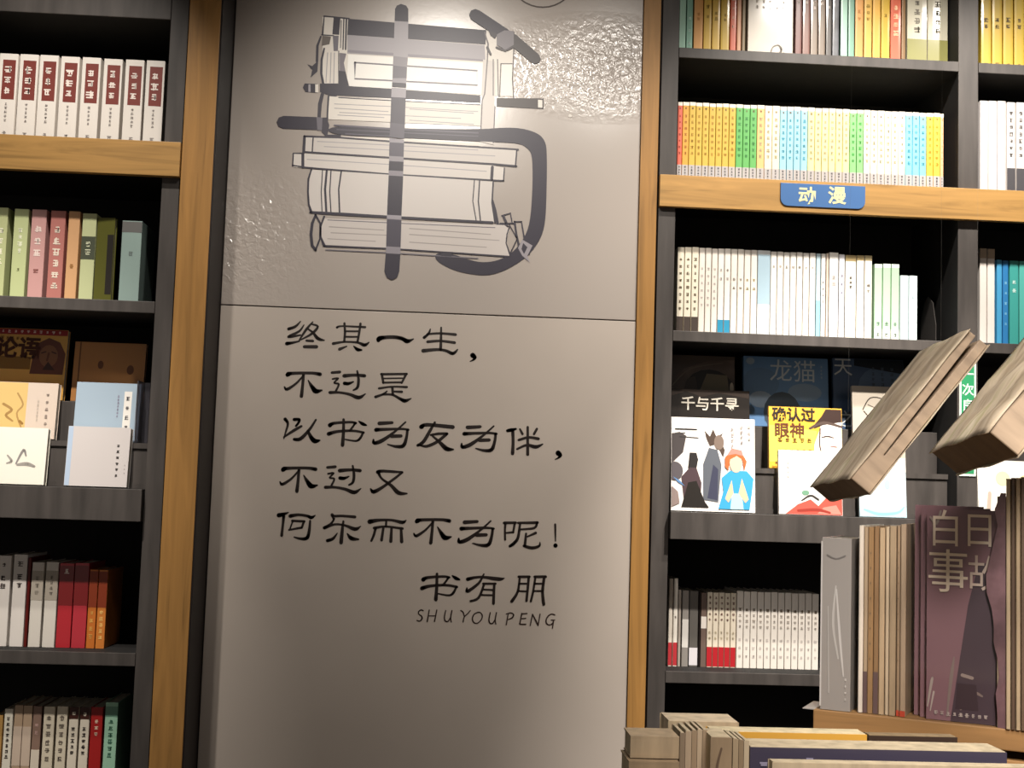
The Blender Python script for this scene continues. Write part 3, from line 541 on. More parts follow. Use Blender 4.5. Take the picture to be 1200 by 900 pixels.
riser(-1.749, XL0-.002, ZL[2], LYF, zl2, zl3, 'charcoal stepped riser holding face-out books on the left display shelf')

def cover_book(x0, x1, yt, yb, zb, Y, T, col, label, art=(), text=(), mk=(), lean=.10, rough=.35, coat=.3, kind='plain', group=None, H=None, edge='e0d8c8', name='book'):
    """book shown face-out, leaning back; art polygons in 0..1 cover coordinates"""
    X0, X1 = P(x0, (yt+yb)/2, Y)[0], P(x1, (yt+yb)/2, Y)[0]; W = X1-X0
    if H is None: H = (P((x0+x1)/2, yt, Y)[1]-zb)/math.cos(lean)
    r = empty(name, (X0, Y, zb+.0006+T*math.sin(lean)), (-lean, 0, 0)); tag(r, label, 'book', group)
    boxo('front_cover', mat(col, rough, kind, coat), (0, W, 0, .0012, 0, H), r); boxo('back_cover', mat(col, rough, kind, coat), (0, W, T-.0012, T, 0, H), r)
    boxo('spine', mat(col, rough, kind, coat), (0, .0012, .0013, T-.0013, 0, H), r); boxo('page_block', mat(edge, .8, 'pages'), (.0013, W-.001, .0013, T-.0013, .001, H-.0012), r)
    y = -.0002
    for c, pts in art:
        y -= .00012; mb = MB(); cl = lambda q: min(.995, max(.005, q)); pts = [(cl(q[0]), cl(q[1]), *q[2:]) for q in pts]
        if len(pts) and len(pts[0]) == 3: stroke_poly([(a, b, w*W) for a, b, w in smooth_pts(pts)], mb, lambda a, b: (a*W, b*H), y)
        else: mb.face([(a*W, y, b*H) for a, b in pts])
        mb.build('cover_picture', mat(c, rough, 'plain', coat), r)
    for t in text:
        s, u, v, size, c = t[:5]; put_text(r, s, u*W, v*H, y-.0004, size, mat(c, .5), 'title_lettering', bold=t[5] if len(t) > 5 else .015)
    for i, (u0, u1, v0, v1, c, rr, cc) in enumerate(mk): marks(r, u0*W, u1*W, v0*H, v1*H, y-.0003, mat(c, .5), rr, cc, 'small_lettering', i+int(x0), .65)
    return r
def ell(cx, cy, rx, ry, n=16, a0=0, a1=2*math.pi): return [(cx+rx*math.cos(a0+(a1-a0)*i/n), cy+ry*math.sin(a0+(a1-a0)*i/n)) for i in range(n+(0 if a1-a0 > 6.2 else 1))]
BY, MY, FY = RYF+.066+.02, RYF+.015, .016      # back, middle, front tiers
# right display
cover_book(787, 862, 417, 500, zr3, BY, .014, '5a4c44', 'dark brown picture book at the left of the upper tier, right display shelf',
  [('4a403a', [(0,.62),(.2,.80),(.6,.93),(1,.95),(1,1),(0,1)]), ('6a5f54', [(.02,.55,.02),(.3,.8,.02),(.8,.9,.015)]), ('1b1614', ell(.6,.56,.36,.24)), ('6f6650', [(.42,.42),(.92,.42),(.88,.72),(.56,.74)]), ('b8ac98', ell(.95,.54,.03,.08)), ('3a2f28', [(.2,.5),(.42,.46),(.38,.7),(.25,.65)])], kind='mottle')
cover_book(786.5, 880, 457, 500, zr2, MY+.012, .012, '1e1814', 'black book with pale title lettering half hidden behind the white manga',
  [('342a24', [(0,.9),(.2,.97),(.4,.9),(.6,.96),(1,.9),(1,1),(0,1)])], [('千与千寻', .5, .80, .036, 'cfc8bb')], [])
cover_book(872.5, 972, 419, 500, zr3, BY, .016, '6288b4', 'deep blue book with pale title lettering in the upper tier',
  [('5f80a6', ell(.2,.62,.22,.22)), ('7f98b4', ell(.72,.5,.2,.13)), ('8fa2b8', ell(.2,.38,.14,.12)), ('46525e', ell(.45,.2,.22,.3)), ('8fa4b8', ell(.08,.93,.05,.05))],
  [('龙猫', .58, .78, .060, 'b9c6cf', .0)], [(.88,.96,.7,.9,'8fa4b8',4,1)], kind='plain')
cover_book(978, 1061, 421, 500, zr3, BY, .016, '445a7a', 'navy book with pale characters at its corners in the upper tier',
  [('5a7290', ell(.7,.6,.35,.3)), ('3d4756', [(.0,.1),(.3,.3),(.4,.05)]), ('18202c', [(.3,.9),(1,.8),(1,1),(.3,1)])], [('天', .14, .86, .050, 'c2c8cc', 0), ('之', .16, .12, .046, 'c2c8cc', 0)], [(.5,.9,.6,.9,'4a5868',4,3)])
cover_book(902, 988, 478, 551, zr2, MY, .014, 'e0a83e', 'yellow book with bold brush lettering and a person in a hat',
  [('f2df5a', [(0,.1),(.62,.1),(.66,.62),(.3,.68),(0,.7)]), ('e9e2da', [(.6,.0),(1,0),(1,.8),(.72,.74),(.62,.4)]), ('3a2a26', [(.62,.72),(.72,.86),(.78,.98),(1,.98),(1,.78),(.74,.72),(.62,.66)]), ('54453f', [(.56,.66,.03),(.75,.76,.04),(1,.70,.03)]), ('4a3a36', [(.72,.52,.012),(.8,.54,.02),(.88,.52,.012)]), ('8a5a50', [(.84,.38,.01),(.92,.37,.016)]), ('5d4c46', [(.70,.66,.02),(.69,.4,.02),(.73,.2,.01)])],
  [('确认过', .34, .86, .036, '1c120a', .02), ('眼神', .28, .60, .038, '5a2c10', .02)], [(.1,.6,.4,.52,'6a4410',1,5),(.1,.6,.22,.34,'6a4410',1,6),(.05,.7,.06,.12,'3a2a20',1,7)])
cover_book(1001, 1062, 453, 551, zr2, MY, .012, 'b8aea0', 'pale grey book with a round line drawing behind the hanging book',
  [('3c342e', [(.2,.72,.02),(.35,.86,.02),(.6,.84,.02),(.62,.66,.02),(.4,.6,.02),(.22,.7,.02)]), ('5c5248', [(.3,.78,.015),(.55,.72,.015)])])
cover_book(787.5, 886, 490.5, 601, ZR[3], FY, .016, 'efe8e2', 'white manga showing a person in blue and grey figures, front tier',
  [('4a4444', [(0,.5),(.14,.62),(.18,.8),(.1,.84),(0,.82)]), ('1c1a1a', [(.05,.87,.018),(.3,.87,.018)]), ('4a4646', [(.05,.82,.014),(.16,.83,.014)]), ('3c3a3a', [(.1,.79,.012),(.32,.78,.012)]),
   ('5c6068', [(.38,.12),(.56,.1),(.6,.5),(.55,.66),(.45,.68),(.38,.5)]), ('3d3f52', [(.43,.14),(.5,.5,),(.56,.45),(.55,.12)]), ('4e4038', [(.40,.86),(.46,.8),(.5,.88),(.54,.8),(.62,.84),(.58,.78),(.64,.66),(.62,.58),(.54,.72),(.46,.7),(.42,.78)]), ('7a6a60', ell(.57,.74,.06,.08)),
   ('2e2a2a', [(.2,.45),(.3,.45),(.32,.55),(.3,.62),(.22,.62)]), ('4c3c40', [(.12,.36),(.22,.46),(.3,.46),(.36,.3),(.34,.05),(.16,.05)]), ('26221f', [(.12,.04),(.45,.04),(.4,.1),(.3,.32),(.2,.3),(.14,.1)]), ('5a5458', ell(.04,.42,.1,.1)), ('5f86b4', [(.02,.36),(.1,.32),(.16,.26),(.08,.3)]), ('8a7a76', [(.0,.04),(.1,.08),(.08,.2),(0,.26)]),
   ('3c9ac8', [(.56,.03),(.62,.22),(.6,.36),(.7,.44),(.9,.44),(.98,.36),(.96,.2),(.93,.03)]), ('a8d0e4', [(.7,.03),(.72,.2),(.84,.2),(.86,.03)]), ('e9b99a', [(.64,.14),(.72,.34),(.74,.2),(.68,.1)]), ('e9b99a', [(.92,.14),(.84,.36),(.8,.2),(.88,.1)]), ('e9c0a4', ell(.77,.52,.075,.1)), ('c2663a', [(.64,.48),(.64,.58),(.72,.66),(.84,.64),(.9,.54),(.87,.44),(.85,.56),(.78,.6),(.7,.56),(.68,.44)]), ('d88478', [(.66,.6),(.72,.68),(.84,.66),(.86,.6),(.76,.62)])],
  [], [(.68,.78,.68,.92,'9a9290',4,1),(.8,.88,.72,.94,'8a8280',4,1),(.9,.97,.76,.95,'b0a8a4',3,1)])
cover_book(913.5, 988, 529, 604, ZR[3], FY, .012, 'f0eae4', 'white book with red flowers along its foot, front tier',
  [('d8594c', [(.1,0),(.3,.16),(.5,.24),(.62,.14),(.75,.28),(1,.3),(1,0)]), ('e88a7c', [(.6,.02),(.7,.12),(.9,.16),(.98,.02)]), ('9a3a30', [(.3,.06,.04),(.6,.08,.05),(.8,.04,.03)]), ('6f9a80', ell(.42,.34,.06,.04)), ('3c3a38', [(.36,.22,.02),(.5,.3,.03),(.62,.24,.03)])], [], [(.1,.2,.55,.85,'c8beb8',4,1)])
cover_book(1008, 1063, 537, 606, ZR[3], FY, .010, 'd6e8ee', 'pale blue book with a fish-like swirl at its foot, front tier',
  [('b4d8e4', [(0,0),(1,0),(1,.2),(0,.12)]), ('8fc0d0', [(.1,.12,.04),(.4,.05,.06),(.8,.08,.05),(.95,.18,.02)]), ('a8d4e2', ell(.6,.55,.06,.08))])
# far right display
cover_book(1147.5, 1232, 541, 598, ZR[3], FY, .014, 'eee8dc', 'white book on the display right of the divider',
  [('ddd29a', [(.4,.6),(.7,.8),(.9,.7),(.8,.4),(.5,.45)]), ('e6dfb0', ell(.35,.7,.1,.12)), ('b8a89a', [(.14,.2,.06),(.16,.45,.05)])])
# left display
BYL, MYL, FYL = LYF+.066+.02, LYF+.015, YL+.016
cover_book(-46, 76.5, 385, 440, zl3, BYL, .018, 'e0ac58', 'ochre book with a red head strip and an old bearded face, upper left tier',
  [('a23236', [(0,.915),(1,.915),(1,1),(0,1)]), ('8a611f', [(0,.42),(.66,.42),(.66,.60),(0,.60)]), ('6a3828', [(.66,.36),(.68,.62),(.72,.8),(.82,.88),(.93,.82),(.99,.66),(.98,.36)]), ('8a5a3c', ell(.83,.62,.09,.16)), ('4a241c', [(.76,.66,.012),(.8,.68,.012)]), ('4a241c', [(.86,.68,.012),(.9,.66,.012)]), ('6a3c28', [(.83,.66,.02),(.82,.56,.02)]), ('3c1c14', [(.78,.42),(.83,.54),(.9,.42)]), ('4a241c', [(.66,.66,.03),(.7,.64,.03),(.68,.6,.03)])],
  [('论语', .53, .70, .052, '4a2010', .03)], [(.30,.64,.82,.90,'6a4018',1,7),(.1,.95,.925,.99,'f0d8d0',1,14)])
cover_book(-40, 65, 448.5, 517, zl2, MYL, .022, 'd2c2b4', 'book with a floral yellow left half and beige right half, middle left tier',
  [('d8b878', [(0,0),(.66,0),(.66,1),(0,1)]), ('a88450', [(.4,.6,.03),(.5,.5,.03),(.44,.4,.03),(.52,.3,.02)]), ('b08c58', [(.55,.8,.02),(.62,.6,.02),(.56,.44,.02),(.62,.2,.02)]), ('96713c', [(.6,.3,.03),(.63,.26,.03)])], [], [(.86,.92,.2,.85,'8a7c74',5,1),(.76,.82,.3,.7,'c0b4a8',6,1)])
cover_book(-38, 53, 501.5, 570, ZL[2], FYL, .02, 'f1ecdf', 'creamy white book with a grey brush signature, front left tier',
  [('a49f98', [(.5,.5,.02),(.56,.4,.035),(.5,.36,.02)]), ('8f8a88', [(.62,.36,.02),(.7,.6,.035),(.74,.5,.02)]), ('a49f98', [(.64,.34,.03),(.76,.36,.05),(.86,.32,.03)])])
cover_book(85, 169, 402, 450, zl3, BYL, .016, 'b8804a', 'brown cloth-bound book at the right of the upper left tier',
  [('6f4a26', [(.07,0),(.09,0),(.09,1),(.07,1)]), ('c8935a', [(.18,.28,.025),(.98,.30,.025)]), ('6a3c1c', ell(.38,.62,.04,.07)), ('6a3c1c', ell(.8,.55,.05,.08)), ('5a2c14', ell(.82,.16,.04,.06))])
cover_book(86.5, 161.5, 449.5, 517, zl2, MYL, .022, 'a2b4c4', 'light blue book with a white vertical title label',
  [('e6e2dc', [(.76,.12),(.88,.12),(.88,.86),(.76,.86)]), ('8a8f9a', [(.95,0),(.957,0),(.957,1),(.95,1)])], [], [(.77,.87,.16,.82,'3c3a40',4,1),(.64,.70,.4,.8,'8a8298',7,1)])
cover_book(76.5, 150, 501.5, 573, ZL[2], FYL, .024, 'cfc8c6', 'grey-white book with a column of black characters, front left tier beside the post',
  [('b4c6dc', [(0,0),(.08,0),(.08,1),(0,1)])], [], [(.78,.86,.14,.74,'2c2826',6,1),(.93,.96,.2,.4,'8a8280',3,1)])
# clear acrylic holders on the left display
def holder(x0, x1, Y, zb, H, label):
    X0, X1 = P(x0, 480, Y)[0], P(x1, 480, Y)[0]; m = mat('8d8a94', .15, name='clear acrylic')
    nt = m.node_tree.nodes['Principled BSDF']; nt.inputs['Transmission Weight'].default_value = .85
    r = empty('book_holder', (X0, Y, zb)); tag(r, label, 'book holder'); W = X1-X0
    MB().box(0, .003, -.03, .03, .0006, H).build('side_plate', m, r); MB().box(.0032, W, .026, .03, .0006, H).build('back_plate', m, r)
holder(163, 171.5, MYL+.01, zl2, P(165, 447, MYL)[1]-zl2+.0, 'clear acrylic book holder standing right of the light blue book')

# black bookends and the green divider label
def bookend(X, Y, zb, H, label):
    r = empty('bookend', (X, Y, zb)); tag(r, label, 'bookend')
    mb = MB(); mb.prism([(0,0),(.10,0),(.10,H*.55),(.075,H*.9),(.05,H),(.02,H*.85),(0,H*.4)], 0, .002); mb.v = [(z, x, y+.0005) for x, y, z in mb.v]
    mb.build('upright_plate', mat('4a4644', .2), r); boxo('foot_plate', mat('2a2826', .3), (-.012, -.0003, .01, .09, .0005, .0018), r)
bookend(1.228, .09, ZR[1], .15, 'dark bookend by the divider at the end of the comics row')
bookend(1.222, .10, ZR[2], .13, 'dark bookend by the divider beyond the pale blue paperbacks')
gx0, gx1 = P(1124.8, 480, 0)[0], P(1144, 480, 0)[0]; gz0, gz1 = P(1135, 558, 0)[1], P(1135, 418, 0)[1]
gl = empty('shelf_label', ((gx0+gx1)/2, .0035, gz0)); tag(gl, 'narrow green notice with white characters on the dark divider', 'sign')
wg = (gx1-gx0)/2; boxo('plate', mat('dfe8dc', .4), (-wg, wg, -.002, 0, 0, gz1-gz0), gl); boxo('green_field', mat('2f8a5c', .4), (-wg*.78, wg*.78, -.0026, -.0021, .006, gz1-gz0-.006), gl)
hz = gz1-gz0
for i, c in enumerate('一次只限取'): 
    if i < 4: put_text(gl, '一次良自'[i], 0, hz*(.88-.13*i)-.01, -.0029, .030, mat('eaf2ea', .5), 'character')
marks(gl, -wg*.6, wg*.6, .01, hz*.40, -.0029, mat('cfe2d4', .5), 4, 1, 'small_lettering', 9)

# ------------------------------------------------------------------ display table in front, with a wooden crate on it
YC = -1.45
zc = P(953, 831, YC)[1]
a = G(953, 831, zc); b = G(1200, 856.5, zc); e = (b-a).normalized(); ang = math.atan2(e.y, e.x)
zt = zc-.235
tb = empty('display_table', (.75, -1.45, 0)); tag(tb, 'oak display table carrying the crate and the front books', 'table')
boxo('tabletop', M_WOODH, (-.62, .75, -.52, .42, zt-.035, zt), tb, .003)
boxo('apron', M_WOODH, (-.56, .70, -.45, -.425, zt-.12, zt-.0355), tb); boxo('apron', M_WOODH, (-.56, .70, .33, .355, zt-.12, zt-.0355), tb)
for sx in (-.57, .70):
    for sy in (-.47, .33): boxo('leg', M_WOODV, (sx-.03, sx+.03, sy, sy+.05, 0, zt-.0355), tb, .002)
cr = empty('wooden_crate', (a.x, a.y, zt), (0, 0, ang)); tag(cr, 'wooden crate with a thick rail holding the standing wrapped books', 'crate')
hc = zc-zt; CL = .42; CD = .27
M_CR = mat('9a7448', .5, 'woodh', name='crate oak')
thR = .024; boxo('top_board', M_CR, (0, CL, 0, CD, hc-thR, hc), cr, .0015)
for i in range(3):
    z0 = .004+i*.068; boxo('front_slat', M_CR, (.001, CL-.001, .004, .016, z0, z0+.06), cr, .001)
boxo('side_board', M_CR, (0, .014, .018, CD-.002, .001, hc-thR-.0005), cr, .001); boxo('side_board', M_CR, (CL-.014, CL, .018, CD-.002, .001, hc-thR-.0005), cr, .001)
boxo('back_board', M_CR, (.015, CL-.015, CD-.014, CD-.002, .001, hc-thR-.0005), cr)
rotc = Matrix.Rotation(ang, 3, 'Z'); nb = rotc @ Vector((0, 1, 0))
def cpos(px, py, back=0.0):
    g = G(px, py, zc)+nb*back; return g
def uloc(p):  # distance along crate front, depth behind the front
    d = p-a; return d.dot(e), d.dot(nb)
def stand_book(u, v, W, T, H, col, label, wrapc=0.5, art=(), text=(), mk=(), kind='plain', group=None, rot=0.0, edge='c9b89c', facing=True, rough=.4, spine=()):
    """standing on the crate: facing=True cover to the front, else spine to the front"""
    p = a+e*u+nb*v; r = empty('book', (p.x, p.y, zc+.0006), (0, 0, ang+rot)); tag(r, label, 'book', group); m = mat(col, rough, kind, wrapc)
    if facing:
        boxo('front_cover', m, (0, W, 0, .001, 0, H), r); boxo('back_cover', m, (0, W, T-.001, T, 0, H), r); boxo('page_block', mat(edge, .8, 'oldpaper'), (.0006, W-.001, .0011, T-.0011, .001, H-.001), r)
    else:
        prof = [(0, W), (0, .001), (.001, 0), (T-.001, 0), (T, .001), (T, W), (T-.001, W), (T-.001, .0015), (.001, .0015), (.001, W)]
        MB().prism(prof, 0, H).build('cover', m, r); boxo('page_block', mat(edge, .8, 'oldpaper'), (.0012, T-.0012, .0018, W-.002, .001, H-.001), r)
    W_ = W if facing else T; y = -.0003
    for c, pts in art:
        y -= .00012; mb = MB()
        if len(pts[0]) == 3: stroke_poly([(q[0], q[1], q[2]*W_) for q in smooth_pts(pts)], mb, lambda s, t: (s*W_, t*H), y)
        else: mb.face([(s*W_, y, t*H) for s, t in pts])
        mb.build('cover_picture', mat(c, rough, 'plain', wrapc), r)
    for t in text: put_text(r, t[0], t[1]*W_, t[2]*H, y-.0005, t[3], mat(t[4], .5), 'title_lettering', bold=0.0, sx=t[5] if len(t) > 5 else 1)
    for i, (u0, u1, v0, v1, c, rr, cc) in enumerate(mk): marks(r, u0*W_, u1*W_, v0*H, v1*H, y-.0004, mat(c, .5), rr, cc, 'spine_lettering' if not facing else 'small_lettering', i+int(u*1000), .7)
    return r
def u_of(px, yb=838): return uloc(G(px, yb, zc))[0]
def top_h(px, yt, v=0.012):
    p = a+e*u_of(px)+nb*v; return P(px, yt, p.y)[1]-zc
# A: thick wrapped volume at the left end
stand_book(u_of(959, 832), .004, .13, u_of(997, 834)-u_of(959, 832), top_h(975, 631), '8d8781', 'thick grey volume in a crinkled clear bag at the left end of the crate', .9,
  [('aaa59f', [(.5,.72,.05),(.42,.5,.08),(.6,.3,.05)]), ('b4afaa', [(.52,.7,.05),(.66,.4,.08),(.78,.2,.04)]), ('6c6763', [(.2,.9,.05),(.5,.88,.04),(.8,.9,.05)]), ('a49f99', [(.25,.6,.03),(.3,.1,.04)]), ('bab5b0', [(.0,.02),(.05,.02),(.05,.98),(0,.98)])], mk=[(.8,.9,.05,.2,'c9c4be',4,1)], facing=False, edge='b8b0a4')
# spines in the middle: x ranges measured at mid height
sps = [(1001,1007.5,616,'d8ccbc','ivory'),(1007.5,1013.5,618,'a58f74','sandy'),(1013.5,1021,618,'94744f','tan'),(1021,1028,617,'8a6c4c','brown'),(1028.5,1036,619,'b59c7c','beige'),(1036.5,1041.5,618,'c0ac90','pale beige'),(1042,1051,617,'a08a6e','dull beige'),(1051.5,1056,617,'9a8268','thin khaki'),(1056.5,1064,615,'a48e76','buff')]
for i, (x0, x1, yt, c, nm) in enumerate(sps):
    u0, u1 = u_of(x0), u_of(x1); mk = [(.2,.8,.25,.9,'6f5c46',8,1)] if i in (2, 7) else []
    art = [('5d4a48', [(.02,0),(.98,0),(.98,.22),(.02,.22)])] if i in (1, 3) else [('a8402c', [(.02,0),(.98,0),(.98,.03),(.02,.03)])] if i > 6 else []
    stand_book(u0, .008+.002*(i % 2), .14, (u1-u0)-.0004, top_h((x0+x1)/2, yt), c, f'{nm} slim wrapped book on the crate, {ordn(i)} right of the crinkled bag', .4, art, mk=mk, kind='oldpaper', group='slim wrapped books on the crate', facing=False)
# C: purple copies, one behind the other
uP = u_of(1086, 842); wP = u_of(1178, 849)-uP-.008
for k in range(3):
    last = k == 2
    stand_book(uP-.0085*(2-k), .012+.011*(2-k), wP, .0105, top_h(1100, 597)+.002*(2-k), '79595e', ['rear copy of the purple-brown book', 'middle copy of the purple-brown book', 'front copy of the purple-brown book with large pale brush characters'][k]+' on the crate', .8,
      ([('44363c', [(.35,.0),(.6,.55),(.75,.75),(1,.75),(1,0)]), ('7a6a64', [(.30,.02,.02),(.36,.2,.05),(.40,.3,.02)]), ('8a7a72', [(.52,.22,.05),(.66,.21,.05)]), ('75655f', [(.5,.06,.03),(.66,.14,.05),(.8,.13,.03)]), ('3a2c30', [(.45,.18),(.72,.18),(.75,.06),(.42,.06)]), ('9a8c84', [(.02,.06,.02),(.08,.18,.04),(.1,.2,.01)]), ('a4968e', [(.06,.04,.015),(.11,.13,.03)]), ('8f8078', [(.05,.96,.03),(.14,.93,.04),(.2,.99,.03)])] if last else []),
      ([('白', .27, .895, .046, 'dccbb6', .85), ('日', .76, .895, .044, 'dccbb6', .9), ('事', .31, .69, .054, 'dccbb6', .9), ('故', .84, .69, .044, 'b8a698', .9)] if last else []), mk=[(.1,.9,.02,.05,'a4968e',1,9)] if last else [], edge='b8a084', group=None)
# D: torn dark jacket, E: taller page edges at the frame's right
g = G(1168, 852, zc); uD, vD = uloc(g)
dk = empty('book', tuple(g-nb*.004), (0, 0, ang-.15)); tag(dk, 'purple-brown book with a crumpled film edge in front of the large characters', 'book')
HD = P(1176, 578, g.y)[1]-zc
mbD = MB(); rg = random.Random(3); N_ = 14
for i in range(N_+1):
    t = i/N_; off = .012*math.exp(-((t-.62)/.12)**2)+.003*rg.uniform(-1, 1); mbD.v += [(-off+.006*(t > .93), 0.0, t*HD), (.0105, -.002*rg.random(), t*HD)]
for i in range(N_): mbD.f.append([2*i, 2*i+1, 2*i+3, 2*i+2]); mbD.m.append(0)
jd = mbD.build('film_edge', mat('75595d', .25, 'mottle', .9), dk); so = jd.modifiers.new('t', 'SOLIDIFY'); so.thickness = .0008; so.offset = 1
boxo('page_block', mat('8f7d68', .8, 'oldpaper'), (.0005, .0100, .0012, .009, 0.0006, HD*.985), dk)
for i, (x0, x1, yt, c, nm) in enumerate([(1180,1185.5,561,'b7a284','beige'),(1186,1191,560,'5d4a3c','dark brown'),(1191.5,1197,560,'b09a7c','straw'),(1197.5,1204,559,'6a5644','brown'),(1204.5,1212,559,'a48c6c','tan')]):
    p = G(x0, 853+(x0-1180)*.105, zc); q = G(x1, 853+(x1-1180)*.105, zc); W_ = (q-p).length
    pp = p-nb*.012; r = empty('book', tuple(pp), (0, 0, ang)); tag(r, f'tall {nm} book at the crate end, {ordn(i)} past the purple-brown ones', 'book', 'tall books at the right edge of the crate')
    Ht = P(x0, yt, pp.y)[1]-zc
    prof = [(0, .13), (0, .001), (.001, 0), (W_-.0012, 0), (W_-.0004, .001), (W_-.0004, .13), (W_-.0014, .13), (W_-.0014, .0015), (.001, .0015), (.001, .13)]
    MB().prism(prof, .0006, Ht).build('cover', mat(c, .4, 'oldpaper', .6), r); boxo('page_block', mat('bfa988', .8, 'oldpaper'), (.0012, W_-.0016, .0018, .128, .001, Ht-.001), r)
# thin tray sheet and red tag
g0 = G(944, 830, zc+.001); ts = MB().box(-.014, .03, .0, .06, -.001, 0).build('plastic_tray', mat('8f8b88', .3), None); ts.location = (a.x+.002, a.y+.003, zc+.0021-.0005+.0003); ts.rotation_euler = (0, 0, ang); tag(ts, 'thin grey plastic sheet poking out under the crinkled bag', 'tray')
ts.location.z = zc-.0002; ts.scale = (1,1,1)
# ---- front rows on the table
def front_face(x0, x1, yt, Y, T, col, label, art=(), text=(), mk=(), kind='plain', edge='c4b496', Wx=None, zb=None, hx=None):
    X0, Z = P(x0, yt, Y); X1 = P(x1, yt, Y)[0]; zb = zt if zb is None else zb; H = Z-zb-.0006; W = X1-X0
    r = empty('book', (X0, Y, zb+.0006)); tag(r, label, 'book'); m = mat(col, .4, kind, .5)
    boxo('front_cover', m, (0, W, 0, .0012, 0, H), r); boxo('back_cover', m, (0, W, T-.0012, T, 0, H), r)
    boxo('page_block', mat(edge, .85, 'oldpaper'), (.001, W-.001, .0013, T-.0013, .001, H+.0004), r)
    for c, pts in art:
        mb = MB(); stroke_poly([(q[0], q[1], q[2]) for q in smooth_pts(pts)], mb, lambda s, t: (s*W, H-t), -.0006); mb.build('cover_picture', mat(c, .4, 'plain', .5), r)
    for s, u_, dz, size, c in text: put_text(r, s, u_*W, H-dz, -.0008, size, mat(c, .5), 'title_lettering')
    for i, (u0, u1, d0, d1, c, rr, cc) in enumerate(mk): marks(r, u0*W, u1*W, H-d1, H-d0, -.0007, mat(c, .5), rr, cc, 'small_lettering', i+int(x0), .7)
    return r
front_face(879, 1180, 875.5, -1.79, .043, '3d3848', 'navy-purple book with faint white characters, lying in the front row', mk=[(.06,.14,.012,.03,'b4aeb8',1,2),(.03,.2,.004,.03,'8a8498',1,3),(.2,.26,.006,.02,'8a8498',1,1),(.4,.5,.01,.016,'7a7690',1,3)],
  art=[])
front_face(905, 1225, 893.5, -1.83, .016, 'b4a286', 'beige book just entering the frame under the navy-purple book', kind='oldpaper')
for i, (x0, x1, yt, c, nm) in enumerate([(833,858,864,'8f7a60','broad sandy'),(859,865.5,866,'a08c70','beige'),(866,871.5,867,'8a765c','brown'),(872,878,868,'b8a68a','straw')]):
    f_ = front_face(x0, x1, yt, -1.80, .045, c, f'{nm} book spine standing in the front row left of the navy-purple book', kind='oldpaper', art=[('5d4a3a', [(.5,.01,.002),(.3,.03,.0025),(.6,.045,.002),(.4,.07,.002)])] if i == 0 else ())
for i, (x0, x1, yt, c, nm) in enumerate([(797,803,859,'8d7a64','dusky'),(803.5,810.5,857,'b49e84','beige'),(811,817,856,'a0896e','brown'),(817.5,823,855,'c0aa8e','straw'),(823.5,829,855.5,'a48e74','umber')]):
    front_face(x0, x1, yt, -1.775, .045, c, f'{nm} thin book standing between the stacked block and the sandy book', kind='oldpaper')
front_face(783, 866, 845, -1.66, .05, 'b5a284', 'thick beige book with ragged top edge, highest of the front stack', kind='oldpaper', edge='cdbb9e')
def flat_book(x0, x1, y0, y1, Y, D, col, label, edge='c4b496', yaw=0.0, kind='oldpaper', zb=None):
    """lying flat: front face spans y0..y1 at plane Y"""
    X0, Z1 = P(x0, y0, Y); X1, _ = P(x1, y0, Y); Z0 = P((x0+x1)/2, y1, Y)[1] if zb is None else zb; Z1 = P((x0+x1)/2, y0, Y)[1]
    r = empty('book', (X0, Y, Z0), (0, 0, yaw)); tag(r, label, 'book'); W = X1-X0; H = Z1-Z0; m = mat(col, .5, kind)
    boxo('front_cover', m, (0, W, 0, D, H-.0015, H), r); boxo('back_cover', m, (0, W, 0, D, 0.0003, .0015), r); boxo('spine', m, (0, W, 0, .0012, .0016, H-.0016), r)
    boxo('page_block', mat(edge, .85, 'oldpaper'), (.001, W-.001, .0013, D-.001, .0016, H-.0016), r); return r, Z0
b1, z1_ = flat_book(739, 796, 863, 889, -1.80, .042, 'b09a7c', 'thick beige book lying flat, top of the pile by the oak post', yaw=.0)
b2, z2_ = flat_book(737, 796, 890, 915, -1.81, .052, '9c866a', 'brown book lying flat under the thick beige one')
b2.location.z = z1_-(P(766, 890, -1.81)[1]-z2_)-.0008
zc2 = b2.location.z
k_ = 0
while zc2-zt > .03:
    hb = min(.045, zc2-zt-.0005) if zc2-zt < .06 else .03
    r = empty('book', (b2.location.x, -1.81, zc2-hb-.0002)); W = .052
    tag(r, f'brown book low in the pile by the oak post, {ordn(k_)} below the two in view', 'book'); boxo('cover', mat('8f7a60', .5, 'oldpaper'), (0, W, 0, .05, 0, hb-.0004), r); zc2 -= hb+.0002; k_ += 1
b1.location.z += 0
front_face(834, 1016, 857, -1.72, .028, 'd09c40', 'yellow book standing behind the navy-purple book', edge='d8c9a4')
front_face(1018, 1122, 862, -1.72, .018, '3a2c24', 'dark brown book standing behind the navy-purple book', edge='8a7658')

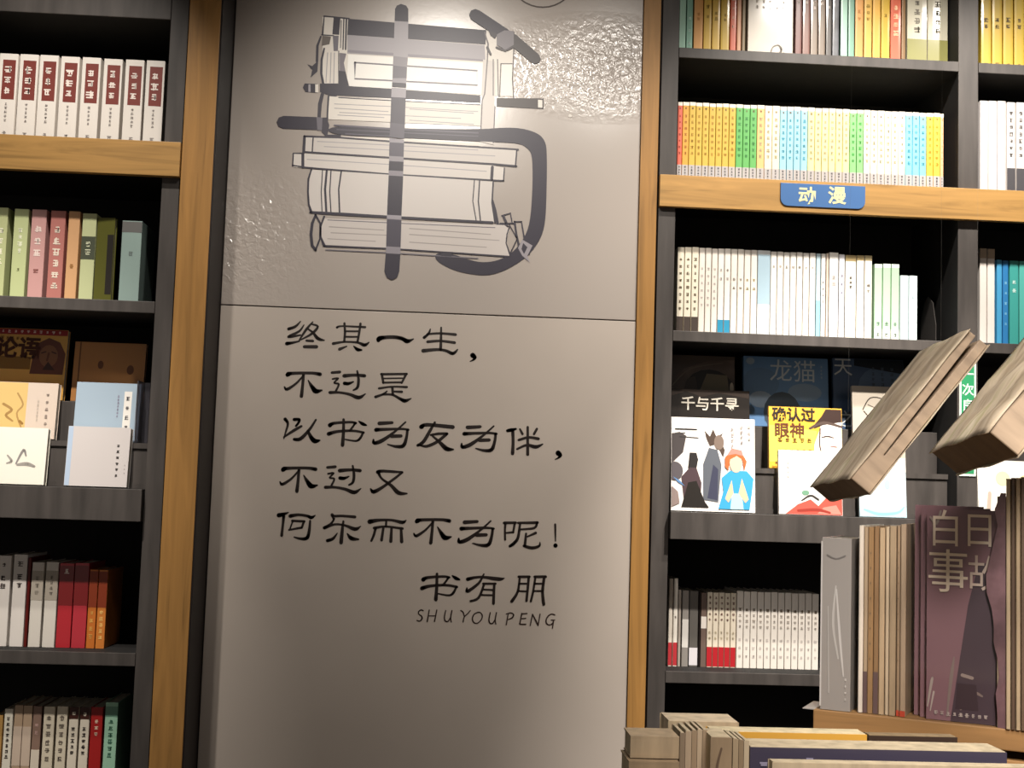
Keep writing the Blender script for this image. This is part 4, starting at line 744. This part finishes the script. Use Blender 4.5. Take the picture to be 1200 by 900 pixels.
# ------------------------------------------------------------------ hanging books
def hanging(B, eul, W, L, T, label, seed):
    r = empty('hanging_book', B, eul); tag(r, label, 'book', 'hanging decorative books')
    tan = mat('a8927a', .7, 'oldpaper', name='aged paper'); n = .25
    pts = [(0, 0), (L, 0), (L, .38*T), (L*.20, .48*T), (L*.20, .53*T), (L, .60*T), (L, T), (0, T)]
    mb = MB().prism(pts, .0015, W-.0015); mb.v = [(z, x, y) for x, y, z in mb.v]; mb.build('page_block', tan, r, .0012)
    rg = random.Random(seed)
    def sheet(zs, sgn, name):
        mb = MB(); nu, nv = 14, 22
        ph = [rg.uniform(0, 6) for _ in range(6)]
        for j in range(nv+1):
            for i in range(nu+1):
                u_, v_ = i/nu, j/nv
                d = .004*math.sin(u_*7+ph[0]+v_*2)*math.sin(v_*8+ph[1])+.0012*math.sin(v_*19+u_*5+ph[2])+.0004*rg.uniform(-1, 1)
                edge = min(1, min(u_, 1-u_, v_, 1-v_)*7); d = abs(d)*edge+.0006
                mb.v.append((-.002+u_*(W+.004)+.0015*math.sin(v_*17+ph[3]), -.002+v_*(L+.004)+.0015*math.sin(u_*13+ph[4]), zs+sgn*d))
        for j in range(nv):
            for i in range(nu):
                k = j*(nu+1)+i; mb.f.append([k, k+1, k+nu+2, k+nu+1]); mb.m.append(0)
        o = mb.build(name, mat('b09a74', .55, 'water', name='watercolour cover'), r, smooth=True); s = o.modifiers.new('t', 'SOLIDIFY'); s.thickness = .001; s.offset = 1 if sgn > 0 else -1; return o
    sheet(0, -1, 'front_cover'); sheet(T, 1, 'back_cover')
    boxo('spine', tan, (W-.0013, W, 0, L, .0002, T-.0002), r)
    boxo('bottom_shade', mat('5d4a34', .7, 'oldpaper'), (0, W, -.0012, -.0002, 0, T), r)  # darker paper tone paints the shade on the end facing down
    bpy.context.view_layer.update()
    for q in ((W*.5, L*.98, 0), (W*.5, L*.15, 0)):
        p = r.matrix_world @ Vector(q); k = 6; mb = MB(); c = Vector((p.x, p.y))
        mb.prism([(p.x+.00005*math.cos(i*2*math.pi/k), p.y+.00005*math.sin(i*2*math.pi/k)) for i in range(k)], p.z-.001, 3.149)
        o = mb.build('hanging_thread', mat('8a8680', .3, name='nylon thread'), r); o.matrix_parent_inverse = r.matrix_world.inverted()
hanging((0.4988, -1.4722, 1.5275), (-0.8964, -3.1998, -1.5807), .1683, .2395, .0297, 'thick old-looking book hanging in mid-air in front of the display books', 2)
hanging((0.5354, -1.7793, 1.572), (-0.8831, 3.0518, -1.6204), .1686, .2111, .0363, 'thick old-looking book hanging at the right edge of the view', 5)
